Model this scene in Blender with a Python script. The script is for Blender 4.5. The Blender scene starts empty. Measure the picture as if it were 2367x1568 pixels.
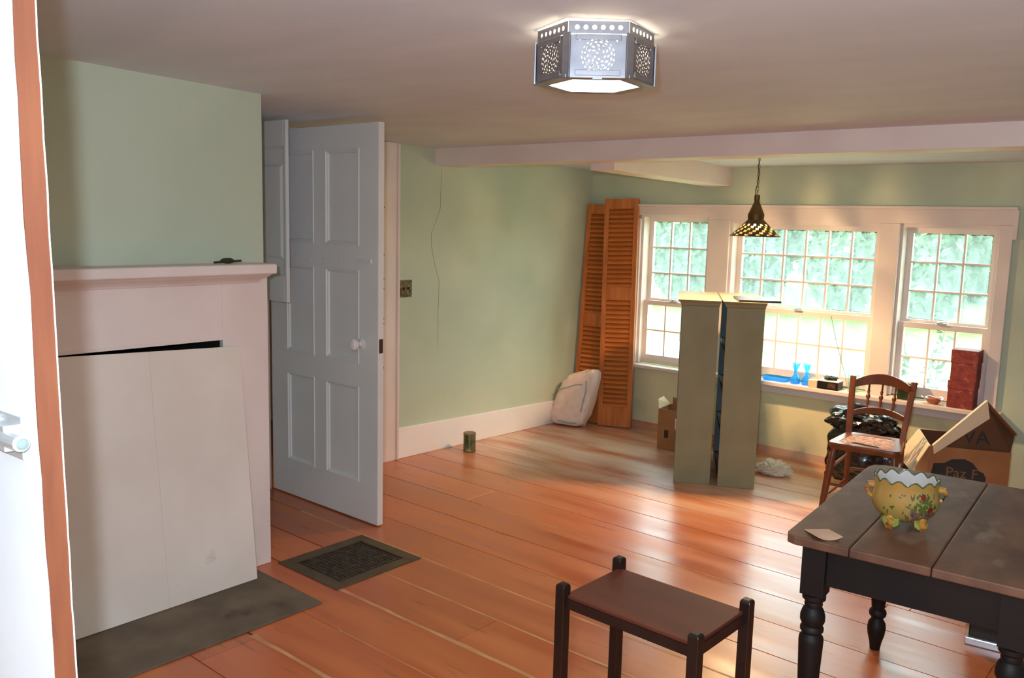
import bpy, bmesh, math, random
from mathutils import Vector, Matrix, noise
random.seed(7)
PI = math.pi
C = bpy.context.scene.collection
sc = bpy.context.scene

# ------------------------------------------------------------------ camera
cam_d = bpy.data.cameras.new('camera'); cam = bpy.data.objects.new('camera', cam_d); C.objects.link(cam)
YAW, PITCH, ROLL = math.radians(40.324), math.radians(7.783), math.radians(1.42)
fwd = Vector((-math.sin(YAW)*math.cos(PITCH), math.cos(YAW)*math.cos(PITCH), -math.sin(PITCH)))
r0 = Vector((math.cos(YAW), math.sin(YAW), 0)); u0 = r0.cross(fwd)
rgt = math.cos(ROLL)*r0 + math.sin(ROLL)*u0; upv = -math.sin(ROLL)*r0 + math.cos(ROLL)*u0
M = Matrix((rgt, upv, -fwd)).transposed().to_4x4(); M.translation = (0, 0, 1.56)
cam.matrix_world = M
cam_d.sensor_fit = 'HORIZONTAL'; cam_d.sensor_width = 36.0; cam_d.lens = 2005.7/2367*36.0
cam_d.clip_start = 0.02; cam_d.clip_end = 300
sc.camera = cam

# ------------------------------------------------------------------ sky, flash, exposure
w = bpy.data.worlds.new('overcast_sky'); sc.world = w; w.use_nodes = True
bg = w.node_tree.nodes['Background']; bg.inputs[0].default_value = (0.82, 0.95, 1.0, 1); bg.inputs[1].default_value = 9.2
def light(name, kind, loc, power, col, parent=None, **kw):
    d = bpy.data.lights.new(name, kind); d.energy = power; d.color = col
    for k, v in kw.items(): setattr(d, k, v)
    o = bpy.data.objects.new(name, d); C.objects.link(o); o.location = loc; o.parent = parent
    return o
# the flash gun beside the lens, as the photograph was lit
light('flash_gun', 'POINT', (-0.05, -0.045, 1.62), 138, (0.70, 0.82, 1.0), shadow_soft_size=0.02)
vs = sc.view_settings
vs.view_transform = 'Standard'; vs.look = 'None'; vs.gamma = 1.0; vs.use_curve_mapping = False; vs.exposure = 0.22

# ------------------------------------------------------------------ helpers
def L(c, s=1.0): return tuple(s*((x/255/12.92) if x/255 <= .04045 else ((x/255+.055)/1.055)**2.4) for x in c)
def mat(name, c1, c2=None, rough=.6, metal=0.0, scale=4.0, stretch=(1, 1, 1), bump=0.0, detail=6, lo=.35, hi=.65,
        spots=None, spot_scale=9, spot_lo=.62, spot_hi=.7, rough2=None, spec=.5, coat=0.0, world=False, bscale=None, rand=0.0):
    m = bpy.data.materials.new(name); m.use_nodes = True
    nt = m.node_tree; N = nt.nodes; K = nt.links; b = N['Principled BSDF']
    b.inputs['Roughness'].default_value = rough; b.inputs['Metallic'].default_value = metal
    b.inputs['Specular IOR Level'].default_value = spec; b.inputs['Coat Weight'].default_value = coat
    if world:
        g = N.new('ShaderNodeNewGeometry'); src = g.outputs['Position']
    else:
        g = N.new('ShaderNodeTexCoord'); src = g.outputs['Object']
    mp = N.new('ShaderNodeMapping'); mp.inputs['Scale'].default_value = stretch; K.new(src, mp.inputs['Vector'])
    n = N.new('ShaderNodeTexNoise'); n.inputs['Scale'].default_value = scale; n.inputs['Detail'].default_value = detail
    K.new(mp.outputs[0], n.inputs['Vector'])
    r = N.new('ShaderNodeValToRGB'); r.color_ramp.elements[0].position = lo; r.color_ramp.elements[1].position = hi
    r.color_ramp.elements[0].color = (*c1, 1); r.color_ramp.elements[1].color = (*(c2 or c1), 1)
    K.new(n.outputs['Fac'], r.inputs['Fac']); col = r.outputs['Color']
    if rand:
        oi = N.new('ShaderNodeObjectInfo'); hs = N.new('ShaderNodeHueSaturation')
        mr = N.new('ShaderNodeMapRange'); mr.inputs['To Min'].default_value = 1-rand; mr.inputs['To Max'].default_value = 1+rand
        K.new(oi.outputs['Random'], mr.inputs['Value']); K.new(mr.outputs[0], hs.inputs['Value']); K.new(col, hs.inputs['Color']); col = hs.outputs['Color']
    if spots:
        n2 = N.new('ShaderNodeTexNoise'); n2.inputs['Scale'].default_value = spot_scale; n2.inputs['Detail'].default_value = 8
        K.new(mp.outputs[0], n2.inputs['Vector'])
        r2 = N.new('ShaderNodeValToRGB'); r2.color_ramp.elements[0].position = spot_lo; r2.color_ramp.elements[1].position = spot_hi
        K.new(n2.outputs['Fac'], r2.inputs['Fac'])
        mx = N.new('ShaderNodeMix'); mx.data_type = 'RGBA'; K.new(r2.outputs['Color'], mx.inputs['Factor'])
        K.new(col, mx.inputs['A']); mx.inputs['B'].default_value = (*spots, 1); col = mx.outputs['Result']
    K.new(col, b.inputs['Base Color'])
    if rough2 is not None:
        mr = N.new('ShaderNodeMapRange'); mr.inputs['To Min'].default_value = rough; mr.inputs['To Max'].default_value = rough2
        mr.inputs['From Min'].default_value = .35; mr.inputs['From Max'].default_value = .65
        K.new(n.outputs['Fac'], mr.inputs['Value']); K.new(mr.outputs[0], b.inputs['Roughness'])
    if bump:
        bp = N.new('ShaderNodeBump'); bp.inputs['Strength'].default_value = bump; bp.inputs['Distance'].default_value = .01
        nb = n
        if bscale:
            nb = N.new('ShaderNodeTexNoise'); nb.inputs['Scale'].default_value = bscale; nb.inputs['Detail'].default_value = 4; K.new(mp.outputs[0], nb.inputs['Vector'])
        K.new(nb.outputs['Fac'], bp.inputs['Height']); K.new(bp.outputs[0], b.inputs['Normal'])
    return m
def emis(name, col, s):
    m = bpy.data.materials.new(name); m.use_nodes = True; b = m.node_tree.nodes['Principled BSDF']
    b.inputs['Base Color'].default_value = (.8, .8, .8, 1)
    b.inputs['Emission Color'].default_value = (*col, 1); b.inputs['Emission Strength'].default_value = s; return m
def glass(name, tint, haze, hazecol=(1, 1, 1), gloss=.06, rough=.02, streak=False):
    m = bpy.data.materials.new(name); m.use_nodes = True; nt = m.node_tree; N = nt.nodes; K = nt.links
    N.remove(N['Principled BSDF']); out = N['Material Output']
    t = N.new('ShaderNodeBsdfTransparent'); t.inputs[0].default_value = (*tint, 1)
    tr = N.new('ShaderNodeBsdfTranslucent'); tr.inputs[0].default_value = (*hazecol, 1)
    g = N.new('ShaderNodeBsdfGlossy'); g.inputs['Roughness'].default_value = rough
    a = N.new('ShaderNodeMixShader'); a.inputs[0].default_value = haze
    if streak:
        tc = N.new('ShaderNodeTexCoord'); mp = N.new('ShaderNodeMapping'); mp.inputs['Scale'].default_value = (14, 14, 2.2); K.new(tc.outputs['Object'], mp.inputs[0])
        n = N.new('ShaderNodeTexNoise'); n.inputs['Scale'].default_value = 2.0; n.inputs['Detail'].default_value = 5; K.new(mp.outputs[0], n.inputs['Vector'])
        mr = N.new('ShaderNodeMapRange'); mr.inputs['From Min'].default_value = .3; mr.inputs['From Max'].default_value = .75
        mr.inputs['To Min'].default_value = haze*.5; mr.inputs['To Max'].default_value = haze*1.7
        K.new(n.outputs['Fac'], mr.inputs[0]); K.new(mr.outputs[0], a.inputs[0])
    K.new(t.outputs[0], a.inputs[1]); K.new(tr.outputs[0], a.inputs[2])
    b = N.new('ShaderNodeMixShader'); b.inputs[0].default_value = gloss; K.new(a.outputs[0], b.inputs[1]); K.new(g.outputs[0], b.inputs[2])
    K.new(b.outputs[0], out.inputs['Surface']); return m

class MB:
    def __init__(s): s.v = []; s.f = []
    def add(s, vs, fs):
        o = len(s.v); s.v += [tuple(p) for p in vs]; s.f += [tuple(i+o for i in f) for f in fs]; return s
    def box(s, x0, x1, y0, y1, z0, z1, mtx=None):
        p = [(x, y, z) for z in (z0, z1) for x, y in ((x0, y0), (x1, y0), (x1, y1), (x0, y1))]
        if mtx: p = [mtx @ Vector(q) for q in p]
        return s.add(p, [(3, 2, 1, 0), (4, 5, 6, 7), (0, 1, 5, 4), (1, 2, 6, 5), (2, 3, 7, 6), (3, 0, 4, 7)])
    def prism(s, pts, z0, z1):
        n = len(pts)
        return s.add([(x, y, z0) for x, y in pts]+[(x, y, z1) for x, y in pts],
                     [tuple(range(n))[::-1], tuple(range(n, 2*n))]+[(i, (i+1) % n, (i+1) % n+n, i+n) for i in range(n)])
    def ring(s, rings, close=True, caps=True):
        n = len(rings[0]); fs = []
        for k in range(len(rings)-1):
            for i in range(n if close else n-1):
                j = (i+1) % n; fs.append((k*n+i, k*n+j, (k+1)*n+j, (k+1)*n+i))
        if caps and close:
            fs.append(tuple(range(n))[::-1]); fs.append(tuple(range((len(rings)-1)*n, len(rings)*n)))
        return s.add([p for r in rings for p in r], fs)
    def lathe(s, prof, n=20, c=(0, 0, 0), caps=True):
        return s.ring([[(c[0]+r*math.cos(2*PI*i/n), c[1]+r*math.sin(2*PI*i/n), c[2]+z) for i in range(n)] for r, z in prof], True, caps)
    def tube(s, pts, r, n=8):
        pts = [Vector(p) for p in pts]; rs = []
        for i, p in enumerate(pts):
            d = (pts[min(i+1, len(pts)-1)]-pts[max(i-1, 0)]).normalized()
            a = Vector((0, 0, 1)) if abs(d.z) < .9 else Vector((1, 0, 0))
            e1 = d.cross(a).normalized(); e2 = d.cross(e1)
            rr = r[i] if isinstance(r, (list, tuple)) else r
            rs.append([p+rr*(math.cos(2*PI*k/n)*e1+math.sin(2*PI*k/n)*e2) for k in range(n)])
        return s.ring(rs)
    def quad(s, *p): return s.add(p, [tuple(range(len(p)))])
    def ico(s, c, rad, sub=2, fn=None):
        bm = bmesh.new(); bmesh.ops.create_icosphere(bm, subdivisions=sub, radius=1)
        ps = []
        for v in bm.verts:
            q = Vector(v.co)
            k = fn(q) if fn else 1
            ps.append((c[0]+q.x*rad[0]*k, c[1]+q.y*rad[1]*k, c[2]+q.z*rad[2]*k))
        fs = [tuple(v.index for v in f.verts) for f in bm.faces]; bm.free(); return s.add(ps, fs)
    def mesh(s, name):
        m = bpy.data.meshes.new(name); m.from_pydata(s.v, [], s.f)
        bm = bmesh.new(); bm.from_mesh(m); bmesh.ops.recalc_face_normals(bm, faces=bm.faces); bm.to_mesh(m); bm.free(); return m
    def build(s, name, material, parent=None, smooth=False, bevel=0, seg=2):
        return obj(name, s.mesh(name), material, parent, smooth, bevel, seg)
def obj(name, me, material, parent=None, smooth=False, bevel=0, seg=2):
    if material and not me.materials: me.materials.append(material)
    if smooth:
        for p in me.polygons: p.use_smooth = True
        try: me.set_sharp_from_angle(angle=math.radians(42))
        except Exception: pass
    o = bpy.data.objects.new(name, me); C.objects.link(o); o.parent = parent
    if bevel:
        b = o.modifiers.new('bevel', 'BEVEL'); b.width = bevel; b.segments = seg; b.limit_method = 'ANGLE'; b.angle_limit = math.radians(40)
    return o
def tag(o, label, cat, group=None):
    o['label'] = label; o['category'] = cat
    if group: o['group'] = group
    return o
def struct(o): o['kind'] = 'structure'; return o
def empty(name, loc=(0, 0, 0), rz=0.0, rx=0.0, ry=0.0):
    o = bpy.data.objects.new(name, None); C.objects.link(o); o.location = loc; o.rotation_euler = (rx, ry, rz); o.empty_display_size = .05; return o
def thing(name, label, cat, loc=(0, 0, 0), rz=0.0, group=None, rx=0.0, ry=0.0): return tag(empty(name, loc, rz, rx, ry), label, cat, group)
def CZ(y): return 2.125-.029*y
def LX(y): return -4.13+.05*(y-3.63)       # face of the left wall

# ------------------------------------------------------------------ materials
M_green = mat('sage_wall_paint', L((190, 200, 176)), L((200, 208, 184)), rough=.72, scale=1.6, bump=.05, bscale=60, spots=L((186, 194, 164)), spot_scale=2.2, spot_lo=.55, spot_hi=.8)
M_creamwall = mat('bare_cream_plaster', L((226, 216, 172)), L((234, 222, 178)), rough=.75, scale=1.5, bump=.08, bscale=20, spots=L((186, 182, 144)), spot_scale=2.5, spot_lo=.56, spot_hi=.8)
M_white = mat('aged_white_paint', L((230, 212, 204)), L((238, 222, 213)), rough=.5, scale=3, bump=.04, bscale=40)
M_doorwhite = mat('grey_white_door_paint', L((224, 221, 217)), L((230, 227, 223)), rough=.5, scale=3, bump=.04, bscale=50)
M_base = mat('lit_white_baseboard_paint', L((246, 236, 232)), L((250, 242, 238)), rough=.5, scale=3, bump=.04, bscale=40)  # white paint brightened to carry the daylight and lamp light on the baseboard
M_board = mat('scuffed_board_paint', L((228, 214, 200)), L((238, 226, 214)), rough=.55, scale=2.4, bump=.04, bscale=30, spots=L((176, 164, 148)), spot_scale=5, spot_lo=.68, spot_hi=.82)
M_ceil = mat('ceiling_paint', L((213, 220, 228)), L((220, 226, 233)), rough=.75, scale=2, stretch=(1, 3, 1), bump=.06, bscale=7)
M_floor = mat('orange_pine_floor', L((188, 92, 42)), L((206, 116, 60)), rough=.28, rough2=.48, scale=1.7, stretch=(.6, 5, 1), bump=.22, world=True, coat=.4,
              spots=L((104, 60, 38)), spot_scale=4.5, spot_lo=.62, spot_hi=.78, rand=.10, spec=.6)
M_floor.node_tree.nodes['Principled BSDF'].inputs['Coat Roughness'].default_value = .22
def paint_sheen(m, col, y0, y1):  # blends a painted daylight sheen into the base colour with room depth
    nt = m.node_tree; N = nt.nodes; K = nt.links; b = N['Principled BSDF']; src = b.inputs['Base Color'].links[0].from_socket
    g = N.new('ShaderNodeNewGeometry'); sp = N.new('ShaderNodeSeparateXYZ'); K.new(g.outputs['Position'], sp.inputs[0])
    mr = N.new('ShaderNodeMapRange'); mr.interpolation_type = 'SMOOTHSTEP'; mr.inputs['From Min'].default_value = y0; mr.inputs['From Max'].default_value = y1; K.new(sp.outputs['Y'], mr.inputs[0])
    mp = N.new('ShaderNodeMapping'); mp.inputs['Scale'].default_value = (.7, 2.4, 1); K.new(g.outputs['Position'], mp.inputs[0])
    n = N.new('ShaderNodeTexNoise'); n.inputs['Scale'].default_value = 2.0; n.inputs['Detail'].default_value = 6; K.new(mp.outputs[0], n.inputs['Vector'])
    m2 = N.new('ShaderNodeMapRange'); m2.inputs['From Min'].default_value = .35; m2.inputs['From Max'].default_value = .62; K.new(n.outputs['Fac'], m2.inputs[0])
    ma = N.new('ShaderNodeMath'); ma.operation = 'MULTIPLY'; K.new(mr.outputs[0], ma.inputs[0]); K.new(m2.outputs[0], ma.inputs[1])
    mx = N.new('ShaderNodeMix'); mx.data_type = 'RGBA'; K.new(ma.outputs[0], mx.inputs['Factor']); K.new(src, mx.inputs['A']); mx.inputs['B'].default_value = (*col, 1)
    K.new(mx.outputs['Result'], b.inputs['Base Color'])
paint_sheen(M_floor, L((230, 190, 160)), 3.5, 4.7)  # patchy pale tone paints the window daylight on the far boards
M_filler = mat('seam_filler', L((214, 162, 114)), L((190, 132, 86)), rough=.6, scale=7, world=True)
M_under = mat('dark_subfloor', L((48, 28, 18)), rough=.9)
M_hearth = mat('hearth_stone', L((92, 79, 64)), L((116, 101, 83)), rough=.75, scale=5, bump=.25, spots=L((46, 38, 30)), spot_scale=4, spot_lo=.6, spot_hi=.7)
M_iron = mat('grate_iron', L((52, 44, 36)), L((84, 72, 58)), rough=.6, metal=.3, scale=25, bump=.2)
M_ironframe = mat('grate_frame_iron', L((84, 70, 52)), L((100, 84, 62)), rough=.55, metal=.2, scale=12)
M_black = mat('soot_and_hole_dark', L((16, 14, 12)), L((26, 22, 20)), rough=.95)  # soot in the firebox, painted darkness in the duct and seat hole
M_tin = mat('tin_plate', L((142, 142, 146)), L((176, 176, 180)), rough=.36, metal=.85, scale=9)
M_brass = mat('aged_brass', L((86, 66, 38)), L((118, 92, 56)), rough=.45, metal=.75, scale=14)
M_bronze = mat('ornate_bronze', L((60, 46, 26)), L((136, 116, 78)), rough=.5, metal=.4, scale=70, bump=.6)
M_steel = mat('painted_steel', L((205, 205, 205)), L((225, 225, 225)), rough=.25, metal=.5)
M_porc = mat('white_porcelain', L((236, 230, 222)), rough=.12, coat=.5)
M_louver = mat('amber_pine', L((170, 88, 34)), L((204, 118, 52)), rough=.5, scale=5, stretch=(1, 6, 6), rand=.12)
M_louver2 = mat('amber_pine_frame', L((178, 94, 38)), L((208, 122, 58)), rough=.45, scale=5, stretch=(6, 6, .7))
M_bookgreen = mat('sage_cabinet_paint', L((138, 132, 98)), L((150, 144, 108)), rough=.6, scale=5, bump=.05, bscale=50, spots=L((96, 92, 62)), spot_scale=7, spot_lo=.7, spot_hi=.76)
M_bookin = mat('blue_grey_inside_paint', L((104, 116, 118)), L((118, 130, 130)), rough=.6)
M_darkwood = mat('dark_stained_wood', L((26, 13, 10)), L((40, 22, 16)), rough=.4, scale=4, stretch=(5, 5, .6), bump=.05)
M_standtop = mat('reddish_stand_top', L((80, 32, 17)), L((100, 44, 23)), rough=.55, scale=3, stretch=(1, 4, 1), spots=L((66, 34, 24)), spot_scale=6, spot_lo=.64, spot_hi=.72)
M_tabletop = mat('worn_table_top', L((84, 52, 36)), L((114, 78, 55)), rough=.6, scale=5, stretch=(2, 1, 1), bump=.2, spots=L((138, 120, 100)), spot_scale=6, spot_lo=.58, spot_hi=.80)
M_tableleg = mat('dark_brown_leg', L((17, 12, 11)), L((28, 20, 17)), rough=.55, scale=6, bump=.05, spec=.3)
M_chair = mat('amber_chair_wood', L((100, 50, 21)), L((128, 68, 31)), rough=.32, scale=4, stretch=(4, 4, .8))
M_cane = mat('woven_cane', L((150, 92, 62)), L((206, 158, 124)), rough=.55, scale=60, bump=.7, detail=1)
M_card = mat('cardboard', L((152, 100, 58)), L((172, 118, 72)), rough=.85, scale=4)
M_card2 = mat('pale_cardboard', L((226, 198, 160)), L((236, 210, 174)), rough=.85, scale=4)
M_cardin = mat('shaded_cardboard_inside', L((92, 58, 34)), L((104, 66, 40)), rough=.9)  # cardboard darkened, shade inside the box put into its colour
M_print = mat('box_print', L((44, 38, 38)), L((54, 46, 44)), rough=.8)
M_printtan = mat('box_lettering', L((128, 92, 52)), rough=.8)
M_bin = mat('bin_bag_plastic', L((14, 13, 13)), L((26, 24, 23)), rough=.18, scale=8, bump=.35, bscale=16, spec=.7)
M_poly = mat('filled_clear_sack', L((238, 204, 188)), L((244, 218, 204)), rough=.4, scale=18, bump=.5, bscale=30, spots=L((206, 130, 104)), spot_scale=5, spot_lo=.62, spot_hi=.7)
M_teal = mat('teal_print', L((158, 174, 164)), rough=.5)
M_cloth = mat('white_rag', L((214, 198, 170)), L((232, 220, 196)), rough=.9, scale=12)
M_redbox = mat('red_patterned_paper', L((128, 44, 34)), L((150, 62, 48)), rough=.55, scale=34, detail=2, spots=L((166, 90, 70)), spot_scale=40, spot_lo=.6, spot_hi=.64)
M_paper = mat('white_paper', L((226, 222, 214)), L((236, 232, 226)), rough=.8)
M_tag = mat('tan_card', L((206, 170, 140)), L((220, 186, 156)), rough=.8, scale=10)
M_blue = glass('blue_glass', (.22, .68, 1.0), .30, (.10, .55, 1.0), gloss=.08)
M_clear = glass('clear_glass', (.82, .93, .90), .12, (.8, .9, .88), gloss=.08)
M_amber = mat('amber_glazed_dish', L((150, 70, 30)), L((190, 110, 70)), rough=.15, coat=.6)
M_pane = glass('dusty_window_glass', (.88, .95, .93), .09, (.82, .95, .92), gloss=.035, streak=True)
M_tinlabel = mat('green_printed_tin', L((52, 60, 20)), L((112, 98, 44)), rough=.4, scale=22, detail=3, spots=L((150, 140, 110)), spot_scale=18, spot_lo=.6, spot_hi=.64, metal=.2)
M_tinrim = mat('dull_tin_rim', L((140, 130, 108)), rough=.4, metal=.6)
M_bare = mat('bare_wood_door_edge', L((116, 60, 32)), L((136, 76, 42)), rough=.7, scale=6, stretch=(3, 3, .5), bump=.2, spots=L((84, 48, 30)), spot_scale=9, spot_lo=.55, spot_hi=.7)
M_nearwhite = mat('thick_white_door_paint', L((236, 238, 240)), L((244, 246, 248)), rough=.5, scale=3, bump=.1, bscale=14)
M_yellow = mat('yellow_glaze', L((178, 130, 62)), L((162, 142, 76)), rough=.15, coat=.6, scale=5)
M_cream = mat('white_glaze_inside', L((214, 206, 198)), rough=.12, coat=.6)
M_rimgreen = mat('green_rim_glaze', L((72, 92, 52)), rough=.2)
M_leafgreen = mat('painted_leaf_green', L((58, 80, 30)), L((82, 100, 40)), rough=.2)
M_pbrown = mat('painted_brown', L((104, 62, 40)), L((124, 84, 60)), rough=.2)
M_pred = mat('painted_crimson', L((122, 34, 34)), rough=.2)
M_pmauve = mat('painted_mauve', L((128, 100, 90)), L((96, 60, 60)), rough=.2, scale=80)
M_foot = mat('rust_foot_glaze', L((176, 96, 50)), L((196, 150, 60)), rough=.15, coat=.5, scale=30)
M_footgreen = mat('green_foot_glaze', L((110, 124, 44)), L((176, 176, 84)), rough=.15, coat=.5, scale=30)
M_grass = mat('lawn_grass', L((86, 118, 46)), L((110, 138, 62)), rough=.9, scale=1.2, world=True)
M_leaf = mat('tree_leaves', L((60, 76, 64)), L((86, 102, 86)), rough=.7, scale=.8, world=True)
M_leaf2 = mat('pale_tree_leaves', L((80, 98, 78)), L((106, 124, 94)), rough=.7, scale=.8, world=True)
M_bark = mat('bark', L((80, 66, 52)), L((100, 84, 66)), rough=.9, scale=6, bump=.4)
M_shrub = mat('shrub_leaves', L((26, 42, 10)), L((60, 72, 22)), rough=.55, scale=9, world=True)
M_bloom = mat('red_bloom', L((140, 40, 28)), rough=.6)
M_crack = mat('crack_in_plaster', L((138, 138, 112)), rough=.9)
M_jamb = mat('bare_yellow_jamb_wood', L((206, 150, 92)), L((220, 168, 108)), rough=.6, scale=4, stretch=(4, 4, .6))
M_rust = mat('dark_rust', L((70, 40, 26)), rough=.8)
M_cord = mat('dark_cord', L((70, 60, 46)), rough=.7)

# ------------------------------------------------------------------ floor
base = MB().box(-5.6, 1.7, -1.6, 5.86, -.12, -.006).build('floor', M_under); struct(base)
rows = [-1.6, -1.36, -1.12, -.88, -.64, -.4, -.16, .08, .32, .56, .79, 1.02, 1.25, 1.49, 1.725, 1.97, 2.204, 2.445, 2.68, 2.93, 3.18, 3.43, 3.68, 3.93, 4.18, 4.42, 4.67, 4.92, 5.17, 5.42, 5.68]
GX0, GX1 = -3.21, -2.786
plank_cache = {}
def plank(x0, x1, y0, y1):
    key = (round(x1-x0, 3), round(y1-y0, 3))
    if key not in plank_cache:
        plank_cache[key] = MB().box(0, x1-x0, 0, y1-y0, -.016, 0).mesh('plank')
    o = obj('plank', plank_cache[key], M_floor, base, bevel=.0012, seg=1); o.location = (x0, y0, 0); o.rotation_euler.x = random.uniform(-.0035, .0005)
for i in range(len(rows)-1):
    a, b = rows[i], rows[i+1]
    g = .0045 if abs(a-2.204) < .01 or abs(a-1.725) < .01 else (.003 if 2.4 < a < 2.7 else .0014)
    g2 = .0045 if abs(b-2.204) < .01 or abs(b-1.725) < .01 else (.003 if 2.4 < b < 2.7 else .0014)
    y0, y1 = a+g, b-g2
    if 2.2 < a < 2.6:
        segs = [(-5.6, GX0), (GX1, -2.117 if a < 2.3 else -.6), (-2.115 if a < 2.3 else -.598, 1.7)]
    else:
        j = random.uniform(-3.4, -.4); segs = [(-5.6, j), (j+.002, 1.7)]
        if i % 3 == 0: segs = [(-5.6, j), (j+.002, min(j+2.2, 1.2)), (min(j+2.2, 1.2)+.002, 1.7)]
    for s0, s1 in segs: plank(s0, s1, y0, y1)

def filler(y, x0, x1, w0, w1, seed):
    n = int((x1-x0)/.035); rings = []
    for i in range(n+1):
        x = x0+(x1-x0)*i/n; k = max(0, noise.noise(Vector((x*2.3, seed, 0)))*.9+.35+.5*noise.noise(Vector((x*9, seed, 4))))
        up = w0+(w1-w0)*k; dn = w0+(w1-w0)*max(0, noise.noise(Vector((x*3.1, seed+9, 0)))*.8+.3)
        rings.append([(x, y-dn, -.004), (x, y+up, -.004), (x, y+up, .0004), (x, y-dn, .0004)])
    MB().ring(rings).build('seam_filler', M_filler, base)
filler(1.725, -2.70, -1.2, .005, .020, 1); filler(2.204, -2.785, .9, .0045, .016, 2); filler(2.445, GX1, 1.2, .0035, .007, 3); filler(2.68, -3.72, 1.2, .004, .008, 4)
filler(3.43, -3.1, -1.6, .0015, .004, 5); filler(1.97, -2.5, -.4, .001, .004, 6)
# ------------------------------------------------------------------ ceiling and walls
mb = MB(); ys = (-1.6, 5.9)
mb.add([(x, y, CZ(y)+dz) for dz in (0, .12) for x, y in ((-5.7, -1.6), (1.75, -1.6), (1.75, 5.86), (-5.7, 5.86))],
       [(0, 1, 2, 3), (7, 6, 5, 4), (0, 4, 5, 1), (1, 5, 6, 2), (2, 6, 7, 3), (3, 7, 4, 0)])
struct(mb.build('ceiling', M_ceil))
mb = MB()
def wl(y0, y1, z0, z1): mb.prism([(LX(y0), y0), (LX(y1), y1), (LX(y1)-.14, y1), (LX(y0)-.14, y0)], z0, z1)
wl(3.60, 5.86, -.1, 2.06); wl(2.17, 2.79, -.1, 2.08); wl(2.79, 3.60, 2.022, 2.07); wl(.3, 2.17, -.1, 2.13)
wall_left = struct(mb.build('wall_left', M_green))
crack = [(4.083, 1.88), (4.080, 1.70), (4.079, 1.632), (4.045, 1.55), (4.003, 1.463), (4.006, 1.38), (4.026, 1.293), (4.06, 1.19), (4.077, 1.149), (4.070, .95), (4.072, .714)]
MB().tube([(LX(y)+.0005, y, z) for y, z in crack], [.0011]*11, 6).build('plaster_crack', M_crack, wall_left)
# back wall with three openings
YW = 5.68
OP_ = [(-3.56, -2.985, .50, 1.60), (-2.83, -1.80, .525, 1.60), (-1.69, -1.13, .525, 1.60)]
mb = MB(); mb.box(-4.3, -3.56, YW, 5.86, -.9, 2.06); mb.box(-1.13, 1.7, YW, 5.86, -.9, 2.06)
mb.box(-3.56, -2.985, YW, 5.86, 1.635, 2.06); mb.box(-2.985, -1.13, YW, 5.86, 1.60, 2.06); mb.box(-2.985, -2.83, YW, 5.86, .50, 1.60); mb.box(-1.80, -1.69, YW, 5.86, .52, 1.60)
wall_back = struct(mb.build('wall_back', M_green))
struct(MB().box(-3.56, -2.985, YW, 5.86, -.9, .50).box(-2.985, -1.13, YW, 5.86, -.9, .52).build('wall_back_lower', M_creamwall))
struct(MB().box(1.6, 1.75, -1.6, 5.86, -.1, 2.2).build('wall_right', M_green))
struct(MB().box(-5.7, 1.75, -1.75, -1.6, -.1, 2.25).build('wall_front', M_green))
struct(MB().box(-4.35, -2.0, .50, .62, -.1, 2.2).build('wall_partition', M_green))
struct(MB().box(-4.4, -4.25, -1.6, .5, -.1, 2.2).build('wall_entry', M_green))
# the hall behind the doorway
mb = MB(); mb.box(-5.7, -5.6, .3, 5.86, -.1, 2.2); mb.box(-5.7, -4.2, .2, .3, -.1, 2.2); mb.box(-5.7, -4.2, 5.7, 5.86, -.1, 2.2)
struct(mb.build('wall_hall', M_white))
# chimney breast with a hollow for the fireplace
BX = -3.262
mb = MB(); mb.box(-4.2, BX, 1.953, 2.168, -.1, 2.10); mb.box(-4.2, BX, .55, .82, -.1, 2.14); mb.box(-4.2, -3.9, .82, 1.953, -.1, 2.14)
mb.box(-3.9, BX, .82, 1.953, 1.10, 2.14)
breast = struct(mb.build('wall_chimney_breast', M_green))
MB().box(-3.899, BX-.001, .821, .823, 0, 1.099).box(-3.899, -3.897, .821, 1.952, 0, 1.099).box(-3.899, BX-.001, 1.950, 1.952, 0, 1.099).box(-3.899, BX-.001, .821, 1.952, 1.097, 1.099).build('firebox_lining', M_black, breast)

# baseboard, door casing, beams
def along(y0, y1, d0, d1, z0, z1, top=None):
    m = MB(); t = z1 if top is None else top
    p = [(LX(y)+d, y) for y, d in ((y0, d0), (y1, d0), (y1, d1), (y0, d1))]
    m.add([(x, y, z0) for x, y in p]+[(p[0][0], p[0][1], z1), (p[1][0], p[1][1], t), (p[2][0], p[2][1], t), (p[3][0], p[3][1], z1)],
          [(3, 2, 1, 0), (4, 5, 6, 7), (0, 1, 5, 4), (1, 2, 6, 5), (2, 3, 7, 6), (3, 0, 4, 7)]); return m
struct(along(3.715, 5.675, .001, .02, 0, .205, .172).build('baseboard_left', M_base, bevel=.004))
struct(MB().box(-3.98, 1.6, 5.668, 5.679, 0, .045).build('baseboard_back', M_floor))
dcase = struct(empty('trim_1'))
along(3.585, 3.695, .001, .026, 0, 2.018).build('casing_board', M_white, dcase, bevel=.003)
along(3.695, 3.715, .001, .036, 0, 2.018).build('casing_moulding', M_white, dcase, bevel=.006)
along(2.70, 2.79, .001, .026, 0, 2.02).build('casing_board', M_white, dcase, bevel=.003)
j = along(3.575, 3.599, -.14, .012, 0, 2.01).build('door_jamb', M_jamb, dcase); j['label'] = 'bare yellowish wood door jamb with rusty nail marks'
along(2.79, 3.60, -.14, .0, 2.005, 2.021).build('door_jamb', M_white, dcase)
for z in (1.62, 1.33, 1.18, 1.12, .93, .90, .62):
    o = MB().box(0, .003, -.004, .004, -.005, .005).build('nail_mark', M_rust, dcase); o.location = (LX(3.585)+.026, 3.589, z)
beam = struct(empty('trim_2'))
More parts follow.
